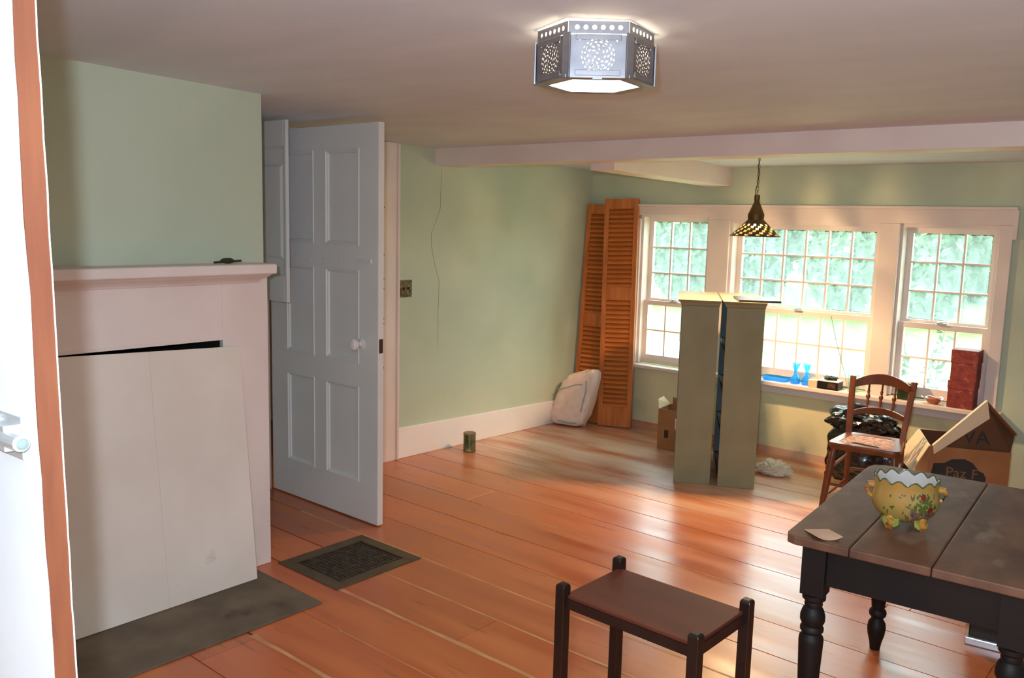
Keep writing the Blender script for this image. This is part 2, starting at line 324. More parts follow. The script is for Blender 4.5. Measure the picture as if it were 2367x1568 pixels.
def beam_prism(p, zb, name):
    n = len(p); m = MB()
    m.add([(x, y, zb(x, y)) for x, y in p]+[(x, y, CZ(y)+.01) for x, y in p], [(0, 1, 2, 3), (7, 6, 5, 4), (0, 4, 5, 1), (1, 5, 6, 2), (2, 6, 7, 3), (3, 7, 4, 0)])
    return m.build(name, M_white, beam, bevel=.004)
beam_prism([(-4.12, 4.03), (1.6, 4.06), (1.6, 4.25), (-4.12, 4.22)], lambda x, y: 1.900+.006*(x+4.1)/3.3, 'ceiling_beam')
beam_prism([(-3.0, 4.20), (-2.83, 4.20), (-2.83, 5.69), (-3.0, 5.69)], lambda x, y: 1.86-.02*(y-4.2), 'cross_beam')

# ------------------------------------------------------------------ windows
wtrim = struct(empty('trim_3'))
MB().box(-3.66, -2.99, 5.655, YW-.001, 1.625, 1.69).box(-2.99, -1.066, 5.655, YW-.001, 1.60, 1.69).build('casing_head', M_white, wtrim, bevel=.004)
MB().box(-3.68, -1.05, 5.635, YW-.001, 1.688, 1.706).build('head_cap', M_white, wtrim, bevel=.004)
for x0, x1 in ((-3.66, -3.555), (-2.99, -2.825), (-1.805, -1.685), (-1.135, -1.066)):
    MB().box(x0, x1, 5.655, YW-.001, .50, 1.60).build('casing_post', M_white, wtrim, bevel=.004)
MB().box(-1.07, -1.045, 5.652, YW-.001, 1.52, 1.69).build('casing_ear', M_white, wtrim, bevel=.003)
sill = struct(empty('trim_4'))
MB().box(-2.99, -1.03, 5.575, 5.72, .486, .516).build('sill_board', M_white, sill, bevel=.006)
MB().box(-2.97, -1.05, 5.645, YW-.001, .43, .486).build('sill_apron', M_white, sill, bevel=.003)
MB().box(-3.67, -2.995, 5.60, 5.72, .470, .496).build('sill_board', M_white, sill, bevel=.006)
pane_cache = {}
def sash(win, name, x0, x1, z0, z1, y0, y1, cols, nrow, st=.035, top=.035, bot=.045):
    m = MB(); m.box(x0, x0+st, y0, y1, z0, z1); m.box(x1-st, x1, y0, y1, z0, z1)
    m.box(x0+st, x1-st, y0, y1, z1-top, z1); m.box(x0+st, x1-st, y0, y1, z0, z0+bot)
    s = m.build(name, M_white, win)
    gx0, gx1, gz0, gz1 = x0+st, x1-st, z0+bot, z1-top; mw = .011
    for c in range(1, cols):
        x = gx0+(gx1-gx0)*c/cols; MB().box(x-mw/2, x+mw/2, y0+.003, y1-.003, gz0, gz1).build('muntin', M_white, s)
    for r in range(1, nrow):
        z = gz0+(gz1-gz0)*r/nrow; MB().box(gx0, gx1, y0+.004, y1-.004, z-mw/2, z+mw/2).build('muntin', M_white, s)
    pw, ph = (gx1-gx0)/cols, (gz1-gz0)/nrow
    me = MB().box(-pw/2+mw/2, pw/2-mw/2, -.0015, .0015, -ph/2+mw/2, ph/2-mw/2).mesh('pane')
    for c in range(cols):
        for r in range(nrow):
            o = obj('pane', me, M_pane, s); o.location = (gx0+pw*(c+.5), (y0+y1)/2, gz0+ph*(r+.5))
def window(n, x0, x1, z0, z1, zm, cols, rt, rb):
    wn = struct(empty('window_%d' % n))
    m = MB(); m.box(x0, x0+.022, 5.68, 5.85, z0, z1); m.box(x1-.022, x1, 5.68, 5.85, z0, z1); m.box(x0+.022, x1-.022, 5.68, 5.85, z1-.022, z1); m.box(x0+.022, x1-.022, 5.722, 5.85, z0, z0+.018)
    m.build('window_frame', M_white, wn)
    sash(wn, 'upper_sash', x0+.022, x1-.022, zm-.012, z1-.022, 5.765, 5.795, cols, rt)
    sash(wn, 'lower_sash', x0+.022, x1-.022, z0+.018, zm+.016, 5.728, 5.758, cols, rb)
    MB().box(-.028, .028, -.022, 0, 0, .012).tube([(-.02, -.01, .014), (.03, -.022, .02)], .004).build('sash_lock', M_steel, wn).location = ((x0+x1)/2, 5.728, zm+.016)
    return wn
window(1, -3.56, -2.985, .50, 1.635, .965, 3, 3, 2)
window(2, -2.83, -1.80, .525, 1.60, .985, 6, 3, 2)
window(3, -1.69, -1.13, .525, 1.60, .975, 3, 3, 2)

# ------------------------------------------------------------------ panelled doors
def door_leaf(parent, wd, ht, th, panels, name='leaf', material=None, mould=.016, rec=.012):
    material = material or M_doorwhite
    xs = sorted({0, wd, *[p[0] for p in panels], *[p[1] for p in panels]}); zs = sorted({0, ht, *[p[2] for p in panels], *[p[3] for p in panels]})
    m = MB()
    for i in range(len(xs)-1):
        for k in range(len(zs)-1):
            cx, cz = (xs[i]+xs[i+1])/2, (zs[k]+zs[k+1])/2
            if not any(p[0] < cx < p[1] and p[2] < cz < p[3] for p in panels): m.box(xs[i], xs[i+1], 0, th, zs[k], zs[k+1])
    me = m.mesh(name); bm = bmesh.new(); bm.from_mesh(me); bmesh.ops.remove_doubles(bm, verts=bm.verts, dist=1e-5)
    seen = {}
    for f in bm.faces:
        seen.setdefault(tuple(sorted(v.index for v in f.verts)), []).append(f)
    bmesh.ops.delete(bm, geom=[f for l in seen.values() if len(l) > 1 for f in l], context='FACES_ONLY')
    bmesh.ops.dissolve_limit(bm, angle_limit=.01, verts=bm.verts, edges=bm.edges); bm.to_mesh(me); bm.free()
    o = obj(name, me, material, parent, bevel=.003)
    for x0, x1, z0, z1 in panels:
        p = MB().box(x0, x1, rec, th-rec, z0, z1).build('panel', material, parent)
        q = MB()
        for (sx, d) in ((0, -.004), (.008, .003), (mould, .006)):
            pass
        ro = [(x0, -.003, z0), (x1, -.003, z0), (x1, -.003, z1), (x0, -.003, z1)]
        def inn(d, y): return [(x0+d, y, z0+d), (x1-d, y, z0+d), (x1-d, y, z1-d), (x0+d, y, z1-d)]
        q.ring([inn(-.006, .0005), inn(-.004, -.004), inn(.003, -.004), inn(.007, .002), inn(mould*.8, .004), inn(mould, rec+.001)], True, False)
        q.build('moulding', material, p)
    return o
# the six panel door, standing open at right angles to the wall
W6 = .905
d1 = struct(empty('door_1', (-4.146, 2.80, .006)))
P = []
for x0, x1 in ((.152, .388), (.494, .755)):
    for z0, z1 in ((.205, .695), (.822, 1.285), (1.415, 1.882)): P.append((x0, x1, z0, z1))
door_leaf(d1, W6, 2.006, .036, P)
k = MB().lathe([(.0, .0), (.028, 0), (.028, .004), (.012, .008), (.010, .024), (.022, .030), (.030, .042), (.030, .054), (.022, .066), (.0, .070)], 20).build('door_knob', M_porc, d1, smooth=True)
k.rotation_euler = (PI/2, 0, 0); k.location = (.779, 0, .921); k['label'] = 'white porcelain door knob'
sb = MB().box(-.055, .055, -.006, 0, -.011, .011).tube([(-.05, -.010, 0), (.062, -.010, 0)], .005).build('slide_bolt', M_doorwhite, d1); sb.location = (.80, 0, 1.338)
for i, x in enumerate((.10, .235, .345, .47, .60)):
    h = MB().tube([(0, 0, 0), (.016, -.006, -.004), (.03, -.008, -.012), (.034, -.012, -.024)], .0025, 6).build('coat_hook', M_doorwhite, d1); h.location = (x, 0, 1.352-.004*i)
MB().box(0, .0015, .006, .03, -.035, .035).build('latch_plate', M_rust, d1).location = (W6, 0, .921)
for z in (.25, 1.0, 1.75):
    MB().tube([(-.004, .03, z-.04), (-.004, .03, z+.04)], .006).build('hinge', M_rust, d1)
# cupboard door hanging open between the chimney breast and the panelled door
cd = thing('cupboard_door', 'narrow white cupboard door standing open between the chimney breast and the large door', 'cupboard door', (LX(2.6)+.012, 2.62, 0))
cw = -3.738-(LX(2.6)+.012)
for z in (1.3, 1.85): MB().tube([(-.005, .01, z-.03), (-.005, .01, z+.03)], .005).build('hinge', M_rust, cd)
m = MB(); rx0, rx1, rz0, rz1 = .05, cw-.02, 1.25, 1.90
m.box(0, rx0, 0, .02, 1.115, 2.03); m.box(rx1, cw, 0, .02, 1.115, 2.03); m.box(rx0, rx1, 0, .02, 1.115, rz0); m.box(rx0, rx1, 0, .02, rz1, 2.03)
m.box(rx0, rx1, .016, .02, rz0, rz1); m.build('door_frame', M_doorwhite, cd, bevel=.003)
def inn(d, dz, y): return [(rx0+d, y, rz0+dz), (rx1-d, y, rz0+dz), (rx1-d, y, rz1-dz), (rx0+d, y, rz1-dz)]
MB().ring([inn(0, 0, 0), inn(.012, .012, .012), inn(.016, .085, .012), inn(.034, .10, .003)], True, False).quad(*inn(.034, .10, .003)).build('door_panel', M_doorwhite, cd)

# door beside the camera, open edge towards the room
d2 = struct(empty('door_2', (-1.986, .45, .01), ry=0.0))
d2.rotation_euler = (0, -.033, 0); d2.location = (-1.986+.045, .45, .035)
MB().box(0, .775, 0, .031, 0, 1.985).build('leaf', M_nearwhite, d2)
edge = MB(); ring = []
for i in range(41):
    z = 1.985*i/40; a = .0025+.0035*noise.noise(Vector((z*9, 1.3, 0)))-.0; b_ = .031+.0008*noise.noise(Vector((z*14, 7, 0)))
    ring.append([(.775, max(0, a), z), (.7785, max(0, a), z), (.7785, b_-.0016, z), (.775, b_-.0016, z)])
edge.ring(ring).build('bare_edge', M_bare, d2)['label'] = 'bare brown wood edge with ragged paint line'
lip = MB(); ring = []
for i in range(61):
    z = 1.985*i/60; b_ = .031+.0012*noise.noise(Vector((z*16, 7, 0)))
    ring.append([(.772, b_-.0018, z), (.7795, b_-.0018, z), (.7795, b_, z), (.772, b_, z)])
lip.ring(ring).build('paint_lip', M_nearwhite, d2)
bo = MB().box(-.20, -.055, -.003, 0, -.03, .03).tube([(-.2, -.014, 0), (-.025, -.014, 0)], .0115, 14).box(-.19, -.17, -.02, 0, -.018, .018).box(-.09, -.07, -.02, 0, -.018, .018)
bo.build('slide_bolt', M_steel, d2, bevel=.002).location = (.785, 0, 1.190)
MB().lathe([(.0, -.001), (.006, 0), (.008, .004), (.006, .009), (0, .011)], 14).build('bolt_tip', M_clear, d2, smooth=True).matrix_local = Matrix.Translation((.760, -.014, 1.190)) @ Matrix.Rotation(PI/2, 4, 'Y')
for z in (.25, 1.7): MB().tube([(-.004, .004, z-.045), (-.004, .004, z+.045)], .006).build('hinge', M_steel, d2)

# ------------------------------------------------------------------ mantel and hearth
FX = -3.24
mt = thing('fireplace_mantel', 'white painted wooden fireplace mantel with a plain shelf against the chimney breast', 'mantel', (BX, 1.36, 0))
def mbx(x0, x1, y0, y1, z0, z1): return MB().box(x0-BX, x1-BX, y0-1.36, y1-1.36, z0, z1)
mbx(BX, FX, 1.953, 2.172, 0, 1.30).build('side_board', M_white, mt, bevel=.003)
mbx(BX, FX, .60, .78, 0, 1.30).build('side_board', M_white, mt, bevel=.003)
mbx(BX, FX, .78, 1.953, 1.040, 1.30).build('frieze_board', M_white, mt, bevel=.003)
m = MB(); m.box(0, .026, -.58, .593, 1.036, 1.048); m.build('opening_bead', M_white, mt, bevel=.003)
mbx(BX, -3.105, .50, 2.132, 1.314, 1.356).build('mantel_shelf', M_white, mt, bevel=.008, seg=3)
pr = [(0, 1.268), (.010, 1.270), (.016, 1.278), (.030, 1.288), (.055, 1.300), (.072, 1.312), (.072, 1.315), (0, 1.315)]
m = MB(); rings = []
for yy, sgn in ((.53, 0), (2.172, 1)):
    rings.append([(FX-BX+d, (yy-1.36)-(.055 if sgn and d < .05 else (.045 if sgn else 0))+ (d*.35 if sgn else 0), z) for d, z in pr])
m.ring(rings).build('cove_moulding', M_white, mt)
fb = thing('fireboard', 'tall scuffed white board leaning over the fireplace opening', 'board', (-3.112, 1.5, .009), ry=-.1035)
for y0, y1 in ((.95, 1.6188), (1.6194, 2.016)):
    z1 = 1.014 if y0 > 1.5 else 1.02
    m = MB(); dy = -1.5
    zt = lambda y: 1.030-.027*(y-1.29)/.72
    m.add([(x, y+dy, z) for x in (-.018, 0) for y, z in ((y0, 0), (y1, 0), (y1, zt(y1)), (y0, zt(y0)))], [(0, 1, 2, 3), (7, 6, 5, 4), (0, 4, 5, 1), (1, 5, 6, 2), (2, 6, 7, 3), (3, 7, 4, 0)]); m.build('board', M_board, fb)
he = MB().prism([(FX+.001, .70), (-2.735, .70), (-2.728, 2.068), (FX+.001, 2.075)], 0, .007).build('hearth_slab', M_hearth, bevel=.003)
tag(he, 'dark stone hearth slab set in the floor before the fireplace', 'hearth')
tg = MB().ico((0, 0, .012), (.030, .012, .012), 2, lambda q: 1+.35*noise.noise(q*3)).tube([(-.055, .004, .006), (.03, 0, .010), (.06, -.004, .012)], .005, 6).build('dried_twig', mat('dried_twig', L((52, 56, 36)), rough=.9))
tag(tg, 'small dark dried sprig lying on the mantel shelf', 'twig'); tg.location = (-3.20, 1.955, 1.3555); tg.rotation_euler = (0, 0, 1.5)

# ------------------------------------------------------------------ floor grate
gr = thing('floor_grate', 'dark iron floor register set in a flat frame by the open door', 'grate', (-3.0, 2.42, 0))
gx0, gx1, gy0, gy1 = GX0+3.0, GX1+3.0, 2.186-2.42, 2.672-2.42
m = MB()
b = .058
m.box(gx0, gx1, gy0, gy0+b, -.005, .004); m.box(gx0, gx1, gy1-b, gy1, -.005, .004); m.box(gx0, gx0+b, gy0+b, gy1-b, -.005, .004); m.box(gx1-b, gx1, gy0+b, gy1-b, -.005, .004)
m.build('grate_frame', M_ironframe, gr, bevel=.0015)
MB().box(gx0+b, gx1-b, gy0+b, gy1-b, -.0058, -.005).build('duct_dark', M_black, gr)  # black sheet standing for the dark of the duct below
m = MB(); ix0, ix1, iy0, iy1 = gx0+b+.004, gx1-b-.004, gy0+b+.004, gy1-b-.012
for i in range(17):
    x = ix0+(ix1-ix0)*i/16; m.box(x-.004, x+.004, iy0, iy1, -.005, -.001)
    y = iy0+(iy1-iy0)*i/16; m.box(ix0, ix1, y-.004, y+.004, -.005, -.0014)
for i in range(8):
    for k2 in range(8):
        x = ix0+(ix1-ix0)*(i+.5)/8; y = iy0+(iy1-iy0)*(k2+.5)/8
        m.lathe([(.010, -.005), (.010, -.0006), (.004, -.0006)], 8, (x, y, 0))
m.build('grate_lattice', M_iron, gr)

# ------------------------------------------------------------------ switch plate
sw = thing('switch_plate', 'ornate bronze double light switch plate on the green wall', 'switch', (LX(3.785)+.001, 3.785, 1.11), rz=-.05)
m = MB(); pts = []
for i in range(48):
    t = i/48*4; s_ = int(t); u = t-s_; r_ = .0015*math.sin(u*PI*8)
    c4 = [(-.052-r_, -.055+.11*u), (-.052+.104*u, .055+r_), (.052+r_, .055-.11*u), (.052-.104*u, -.055-r_)][s_]
    pts.append(c4)
m.ring([[(x, a, b_) for a, b_ in pts] for x in (0, .005)]).build('plate', M_bronze, sw, bevel=.001)
m = MB(); m.ring([[(x, a*f, b_*f) for a, b_ in pts] for x, f in ((.005, .80), (.0085, .74))]); m.build('raised_field', M_bronze, sw)
for y in (-.019, .019):
    MB().box(.0085, .018, y-.004, y+.004, -.004, .010).build('toggle', M_rust, sw, bevel=.001)

# ------------------------------------------------------------------ ceiling light
LC = Vector((-1.415, 1.985, 0)); lz = CZ(1.985)
cl = thing('ceiling_light', 'hexagonal punched tin ceiling light with a glowing frosted glass bottom', 'ceiling light', (LC.x, LC.y, lz), rz=math.radians(38.5))
def punched(name, wd, ht, holes, parent):
    bm = bmesh.new(); es = []
    def loop(ps):
        vs_ = [bm.verts.new((x, 0, z)) for x, z in ps]
        for i in range(len(vs_)): es.append(bm.edges.new((vs_[i], vs_[(i+1) % len(vs_)])))
    loop([(-wd/2, 0), (wd/2, 0), (wd/2, ht), (-wd/2, ht)])
    for h in holes: loop(h)
    bmesh.ops.triangle_fill(bm, use_beauty=True, use_dissolve=False, edges=es)
    me = bpy.data.meshes.new(name); bm.to_mesh(me); bm.free(); me.materials.append(M_tin); return me
def diamond(x, z, ang, a, b_):
    ca, sa = math.cos(ang), math.sin(ang)
    return [(x+u*ca-v*sa, z+u*sa+v*ca) for u, v in ((a, 0), (0, b_), (-a, 0), (0, -b_))]
R = .163; PWD = R; PH = .104; BH = .031
holes = []; cz = PH*.5
for r_, n, a, b_ in ((.008, 4, .0036, .0022), (.017, 8, .0044, .0022), (.026, 12, .0048, .0024), (.0345, 16, .0046, .0020), (.0415, 20, .0036, .0017)):
    for i in range(n):
        t = 2*PI*i/n+r_*40; holes.append(diamond(r_*math.cos(t), cz+r_*math.sin(t), t+(PI/2 if int(r_*1e4) % 2 else .9), a, b_))
for sx in (-1, 1):
    for sz in (-1, 1):
        holes.append(diamond(sx*.047, cz+sz*.042, sx*sz*.8+.8, .007, .0034)); holes.append(diamond(sx*.040, cz+sz*.048, sx*sz*.8-.8, .006, .003))
panel_me = punched('side_panel', PWD-.012, PH, holes, cl)
bh = []
for i in range(6):
    x = -.055+.022*i; bh.append([(x+.0062*math.cos(t*PI/4), BH*.5+.0062*math.sin(t*PI/4)) for t in range(8)])
band_me = punched('top_band', PWD-.008, BH, bh, cl)
ap = R*math.cos(PI/6)
for i in range(6):
    a = -PI/2+i*PI/3
    for me, nm, off, z in ((panel_me, 'side_panel', ap-.001, -BH-PH-.004), (band_me, 'top_band', ap-.006, -BH)):
        o = obj(nm, me, M_tin, cl); o.location = (math.cos(a)*off, math.sin(a)*off, z); o.rotation_euler = (0, 0, a+PI/2)
        s = o.modifiers.new('thick', 'SOLIDIFY'); s.thickness = .0008
    if True:
        m = MB(); va = a-PI/6
        m.box(-.011, .011, -.004, .001, -BH-PH-.006, -BH+.002)
        for sg in (0,):
            o = m.build('corner_post', M_tin, cl, bevel=.001); o.location = (math.cos(va)*(R-.003), math.sin(va)*(R-.003), 0); o.rotation_euler = (0, 0, va+PI/2)
    for zz in (-BH-PH+.006, -BH-.010):
        o = MB().box(-.058, .058, -.003, .0, -.007, .007).build('panel_clip', M_tin, cl, bevel=.001); o.location = (math.cos(a)*(ap+.002), math.sin(a)*(ap+.002), zz); o.rotation_euler = (0, 0, a+PI/2)
def hexr(r_, z): return [(r_*math.cos(-PI/2+PI/6+i*PI/3), r_*math.sin(-PI/2+PI/6+i*PI/3), z) for i in range(6)]
zb = -BH-PH-.006
MB().ring([hexr(R+.002, zb+.008), hexr(R+.002, zb), hexr(R-.040, zb), hexr(R-.040, zb+.004)], True, False).build('bottom_rim', M_tin, cl)
m = MB(); m.ring([hexr(R-.038, zb+.003), hexr(R-.038, zb+.006)]); m.build('glass_diffuser', emis('lit_frosted_glass', (1.0, .84, .62), 12.5), cl)['label'] = 'glowing frosted glass bottom'
MB().box(-.012, .012, -ap-.004, -ap+.012, zb-.004, zb+.012).build('catch', M_tin, cl)
for x in (-.05, .05):
    MB().lathe([(0, -.045), (.018, -.038), (.026, -.02), (.022, 0), (.012, .018), (.012, .03)], 14, (x, 0, -.075)).build('bulb', emis('lit_bulb', (1.0, .72, .38), 12.0), cl, smooth=True)
light('ceiling_light_glow', 'POINT', (0, 0, -.085), 1.3, (1.0, .70, .38), cl, shadow_soft_size=.02)

# ------------------------------------------------------------------ pendant lamp
PX, PY = -2.235, 4.80
pl = thing('pendant_lamp', 'small punched brass cone lamp hanging on a chain before the windows', 'pendant lamp', (PX, PY, 1.505))
hz = CZ(PY)-1.505
m = MB()
prof = [(.142-.096*i/8, .093*i/8) for i in range(9)]
bm = bmesh.new(); n = 40; rings = []
for r_, z in prof: rings.append([bm.verts.new((r_*math.cos(2*PI*i/n), r_*math.sin(2*PI*i/n), z)) for i in range(n)])
for a in range(len(rings)-1):
    for i in range(n): bm.faces.new((rings[a][i], rings[a][(i+1) % n], rings[a+1][(i+1) % n], rings[a+1][i]))
fc = [f for f in bm.faces]
bmesh.ops.inset_individual(bm, faces=fc, thickness=.35, depth=0, use_relative_offset=True)
dele = [f for i, f in enumerate(fc) if (i//n) < 6 and (i+i//n) % 3 == 0]
bmesh.ops.delete(bm, geom=dele, context='FACES')
me = bpy.data.meshes.new('shade'); bm.to_mesh(me); bm.free(); o = obj('shade', me, M_brass, pl); s = o.modifiers.new('t', 'SOLIDIFY'); s.thickness = .001
MB().lathe([(.046, .093), (.047, .125), (.040, .140), (.016, .195), (.014, .200), (.016, .205), (.016, .235), (.006, .238)], 20).build('cap', M_brass, pl, smooth=True)
MB().lathe([(.143, -.003), (.146, 0), (.143, .003), (.140, 0), (.143, -.003)], 36, caps=False).build('rim', M_brass, pl, smooth=True)
MB().lathe([(0, .034), (.014, .038), (.022, .052), (.022, .062), (.014, .082), (.012, .095)], 16).build('bulb', emis('lit_pendant_bulb', (1.0, .74, .42), 40.0), pl, smooth=True)
m = MB(); z = .25; k = 0
while z < hz-.035:
    a = 0 if k % 2 else PI/2
    m.tube([(.007*math.cos(t*PI/5)*math.cos(a), .007*math.cos(t*PI/5)*math.sin(a), z+.013*math.sin(t*PI/5)) for t in range(11)], .0014, 5); z += .021; k += 1
m.tube([(-.012, 0, .237), (-.014, .003, .27), (-.004, .004, .30), (.004, -.004, .36), (-.005, .003, .41), (.003, 0, hz-.03)], .0022, 6)
m.build('chain', M_cord, pl)
MB().tube([(0, 0, hz+.002), (0, 0, hz-.018), (.008, 0, hz-.028), (0, 0, hz-.036), (-.006, 0, hz-.03)], .0026, 6).build('ceiling_hook', M_cord, pl)
light('pendant_glow', 'POINT', (0, 0, .062), 230.0, (1.0, .64, .32), pl, shadow_soft_size=.028)

# ------------------------------------------------------------------ louvred panels
def louvred(label, loc, rz, lean, tilt, wd, ht, mid):
    t = thing('louvred_panel', label, 'louvred panel', loc, rz, 'louvred panels in the corner', rx=lean, ry=tilt)
    t.rotation_mode = 'XYZ'; th = .028; st = .036
    MB().box(0, st, -th, 0, 0, ht).build('stile', M_louver2, t, bevel=.002); MB().box(wd-st, wd, -th, 0, 0, ht).build('stile', M_louver2, t, bevel=.002)
    secs = [0, .15, mid-.05, mid+.05, ht-.075, ht]
    for z0, z1 in ((0, .15), (mid-.05, mid+.05), (ht-.075, ht)): MB().box(st, wd-st, -th+.003, -.003, z0, z1).build('rail', M_louver2, t)
    sm = MB().box(0, wd-2*st, -.0195, .0195, -.003, .003).mesh('louvre_slat')
    for z0, z1 in ((.15, mid-.05), (mid+.05, ht-.075)):
        nn = int((z1-z0)/.0345)
        for i in range(nn):
            o = obj('louvre_slat', sm, M_louver, t); o.location = (st, -th/2, z0+(i+.5)*(z1-z0)/nn); o.rotation_euler = (math.radians(58), 0, 0)
    return t
louvred('shorter amber louvred panel leaning into the corner behind the clear sack', (-4.0, 5.50, .004), .10, -.082, -.004, .245, 1.70, .80)
louvred('taller amber louvred panel leaning beside the window casing', (-3.745, 5.475, .004), .30, -.075, -.028, .265, 1.74, 1.02)

# ------------------------------------------------------------------ filled sack in the corner
sk = thing('plastic_sack', 'bulging clear plastic sack with pink and teal print slumped in the corner', 'sack', (-3.865, 5.305, .0), rz=.15, rx=-.16)
def pillow(u):
    e = .38; f = lambda c: math.copysign(abs(c)**e, c)
    q = Vector((f(u.x), f(u.y), f(u.z))); q = q/max(1, q.length*.72)
    return q
bm = bmesh.new(); bmesh.ops.create_icosphere(bm, subdivisions=5, radius=1)
for v in bm.verts:
    q = pillow(Vector(v.co)); k = 1+.05*noise.noise(q*3.2)+.03*noise.noise(q*9)
    wz = 1-.10*max(0, q.z)
    v.co = (q.x*.150*k*wz+.05*q.z, q.y*.075*k, .215+q.z*.215*k+.045*q.x*max(0, q.z))
    if v.co.z < .004: v.co.z = .004
me = bpy.data.meshes.new('sack_body'); bm.to_mesh(me); bm.free(); obj('sack_body', me, M_poly, sk, smooth=True)
m = MB()
for pts in ([(-.12, .27), (-.05, .29), (.02, .32), (.08, .33)], [(.11, .36), (.115, .28), (.10, .2), (.09, .12)], [(-.1, .03), (0, .025), (.06, .03)]):
    m.tube([(x, -.0745, z) for x, z in pts], [.0055]*len(pts), 6)
m.build('teal_stripe', M_teal, sk)

# ------------------------------------------------------------------ bookcases
BD = math.atan2(.118, .184)
def bookcase(loc, rz, label, hinges):
    t = thing('bookcase', label, 'bookcase', loc, rz, 'narrow green bookcases')
    D, Wd, H_, th = .216, .66, 1.085, .018     # x: depth (open on the left side, x=0), y: width away from the camera
    MB().box(0, D, 0, th, 0, H_).build('side_panel', M_bookgreen, t, bevel=.002)
    o = MB().box(0, D, Wd-th, Wd, 0, H_).build('side_panel', M_bookin, t, bevel=.002)
    MB().box(D-.010, D, th, Wd-th, 0, H_).build('back_panel', M_bookgreen, t)
    for z in (.05, .325, .575, .822): MB().box(.004, D-.010, th, Wd-th, z-.012, z+.006).build('shelf', M_louver if False else M_standtop, t)
    MB().box(0, D, 0, Wd, H_, H_+.012).build('top_board', M_bookgreen, t)
    pr = [(0, 0), (.006, .004), (.010, .018), (.022, .030), (.024, .036)]
    def rg(d, z): return [(-d, -d, H_+z), (D+d*.4, -d, H_+z), (D+d*.4, Wd+d, H_+z), (-d, Wd+d, H_+z)]
    MB().ring([rg(d, z) for d, z in pr]).build('cornice', M_bookgreen, t)
    if hinges:
        for z in (.9, .36): MB().tube([(-.003, -.001, z-.03), (-.003, -.001, z+.03)], .004).build('hinge', M_steel, t)
    return t
bookcase((-2.557, 4.567, 0), math.radians(29.6), 'narrow green bookcase with steel hinges on its edge, beside the brown carton', True)
bookcase((-2.322, 4.679, 0), math.radians(29.6), 'narrow green bookcase under the pendant lamp, a dark board on its top', False)
bdm = MB().box(0, .24, 0, .30, 0, .012); tb = bdm.build('dark_board', M_darkwood, bevel=.002)
tag(tb, 'thin dark wooden board lying on top of a green bookcase', 'board'); tb.location = (-2.26, 4.70, 1.1215); tb.rotation_euler = (0, 0, BD)

# ------------------------------------------------------------------ small carton behind the bookcase
ct = thing('carton', 'small brown carton with open pale flaps on the floor behind the bookcases', 'carton', (-3.052, 5.195, 0), rz=.12)
m = MB(); wd, dp, ht = .20, .20, .285; e = .004
m.box(0, wd, 0, e, 0, ht); m.box(0, wd, dp-e, dp, 0, ht); m.box(0, e, e, dp-e, 0, ht); m.box(wd-e, wd, e, dp-e, 0, ht); m.box(e, wd-e, e, dp-e, 0, e)
m.build('carton_body', M_card, ct)
MB().add([(0, 0, ht), (0, dp, ht), (-.045, dp-.02, ht+.055), (-.02, .03, ht+.06), (.003, 0, ht), (.003, dp, ht), (-.042, dp-.02, ht+.055), (-.017, .03, ht+.06)], [(0, 1, 2, 3), (7, 6, 5, 4), (0, 4, 5, 1), (1, 5, 6, 2), (2, 6, 7, 3), (3, 7, 4, 0)]).build('flap', M_card2, ct)
MB().box(.02, wd-.01, dp-e, dp, ht, ht+.05).build('flap', M_card, ct)
MB().box(.050, .080, -.0006, 0, .085, .14).build('printed_mark', M_rust, ct)

# ------------------------------------------------------------------ green tin by the baseboard
tn = thing('tin_can', 'small green printed tin standing on the floor by the baseboard', 'tin', (-3.92, 4.20, 0))
MB().lathe([(.040, 0), (.043, .002), (.043, .005), (.0415, .007), (.0415, .118), (.040, .12)], 28).build('tin_body', M_tinlabel, tn, smooth=True)
MB().lathe([(.0415, .116), (.0435, .117), (.0435, .126), (.040, .129), (.036, .127), (0, .127)], 28).build('lid', M_tinrim, tn, smooth=True)

# ------------------------------------------------------------------ rag on the floor
def crumple(c, rad, amp, fr, sub=4, seed=0, flat=True):
    def fn(q):
        a = noise.noise(q*fr+Vector((seed, 3, 1))); b_ = noise.noise(q*fr*2.3+Vector((9, seed, 2)))
        return 1+amp*(abs(a)*1.6-.4)+amp*.5*b_
    m = MB().ico(c, rad, sub, fn)
    if flat: m.v = [(x, y, max(z, 0)) for x, y, z in m.v]
    return m
rg_ = crumple((0, 0, .034), (.105, .06, .052), .42, 3.0, 4, 5).build('crumpled_rag', M_cloth, smooth=False); tag(rg_, 'crumpled off-white rag on the floor beside the bookcase', 'rag'); rg_.location = (-2.185, 5.18, 0); rg_.rotation_euler = (0, 0, .3)

# ------------------------------------------------------------------ cane chair
ch = thing('cane_chair', 'amber wooden chair with a torn cane seat and spindle back, before the bin bag', 'chair', (-1.475, 4.735, 0), rz=.12)
def rr(pts, r=.04, n=5):
    out = []
    for i in range(len(pts)):
        p0, p1, p2 = Vector(pts[i-1]), Vector(pts[i]), Vector(pts[(i+1) % len(pts)])
        a = p1+(p0-p1).normalized()*r; c = p1+(p2-p1).normalized()*r
        for k in range(n+1):
            t = k/n; out.append(tuple((1-t)**2*a+2*t*(1-t)*p1+t*t*c))
    return out
so = rr([(-.185, -.17), (.185, -.17), (.150, .165), (-.150, .165)], .05); si = [(x*.74, y*.72-.005) for x, y in so]
SZ = .43; n = len(so)
MB().ring([[(x*.97, y*.97, SZ-.034) for x, y in so], [(x, y, SZ-.022) for x, y in so], [(x, y, SZ-.006) for x, y in so], [(x*.98, y*.98, SZ) for x, y in so], [(x, y, SZ-.001) for x, y in si], [(x, y, SZ-.030) for x, y in si], [(x*.97, y*.97, SZ-.034) for x, y in so]], True, False).build('seat_frame', M_chair, ch, smooth=True)
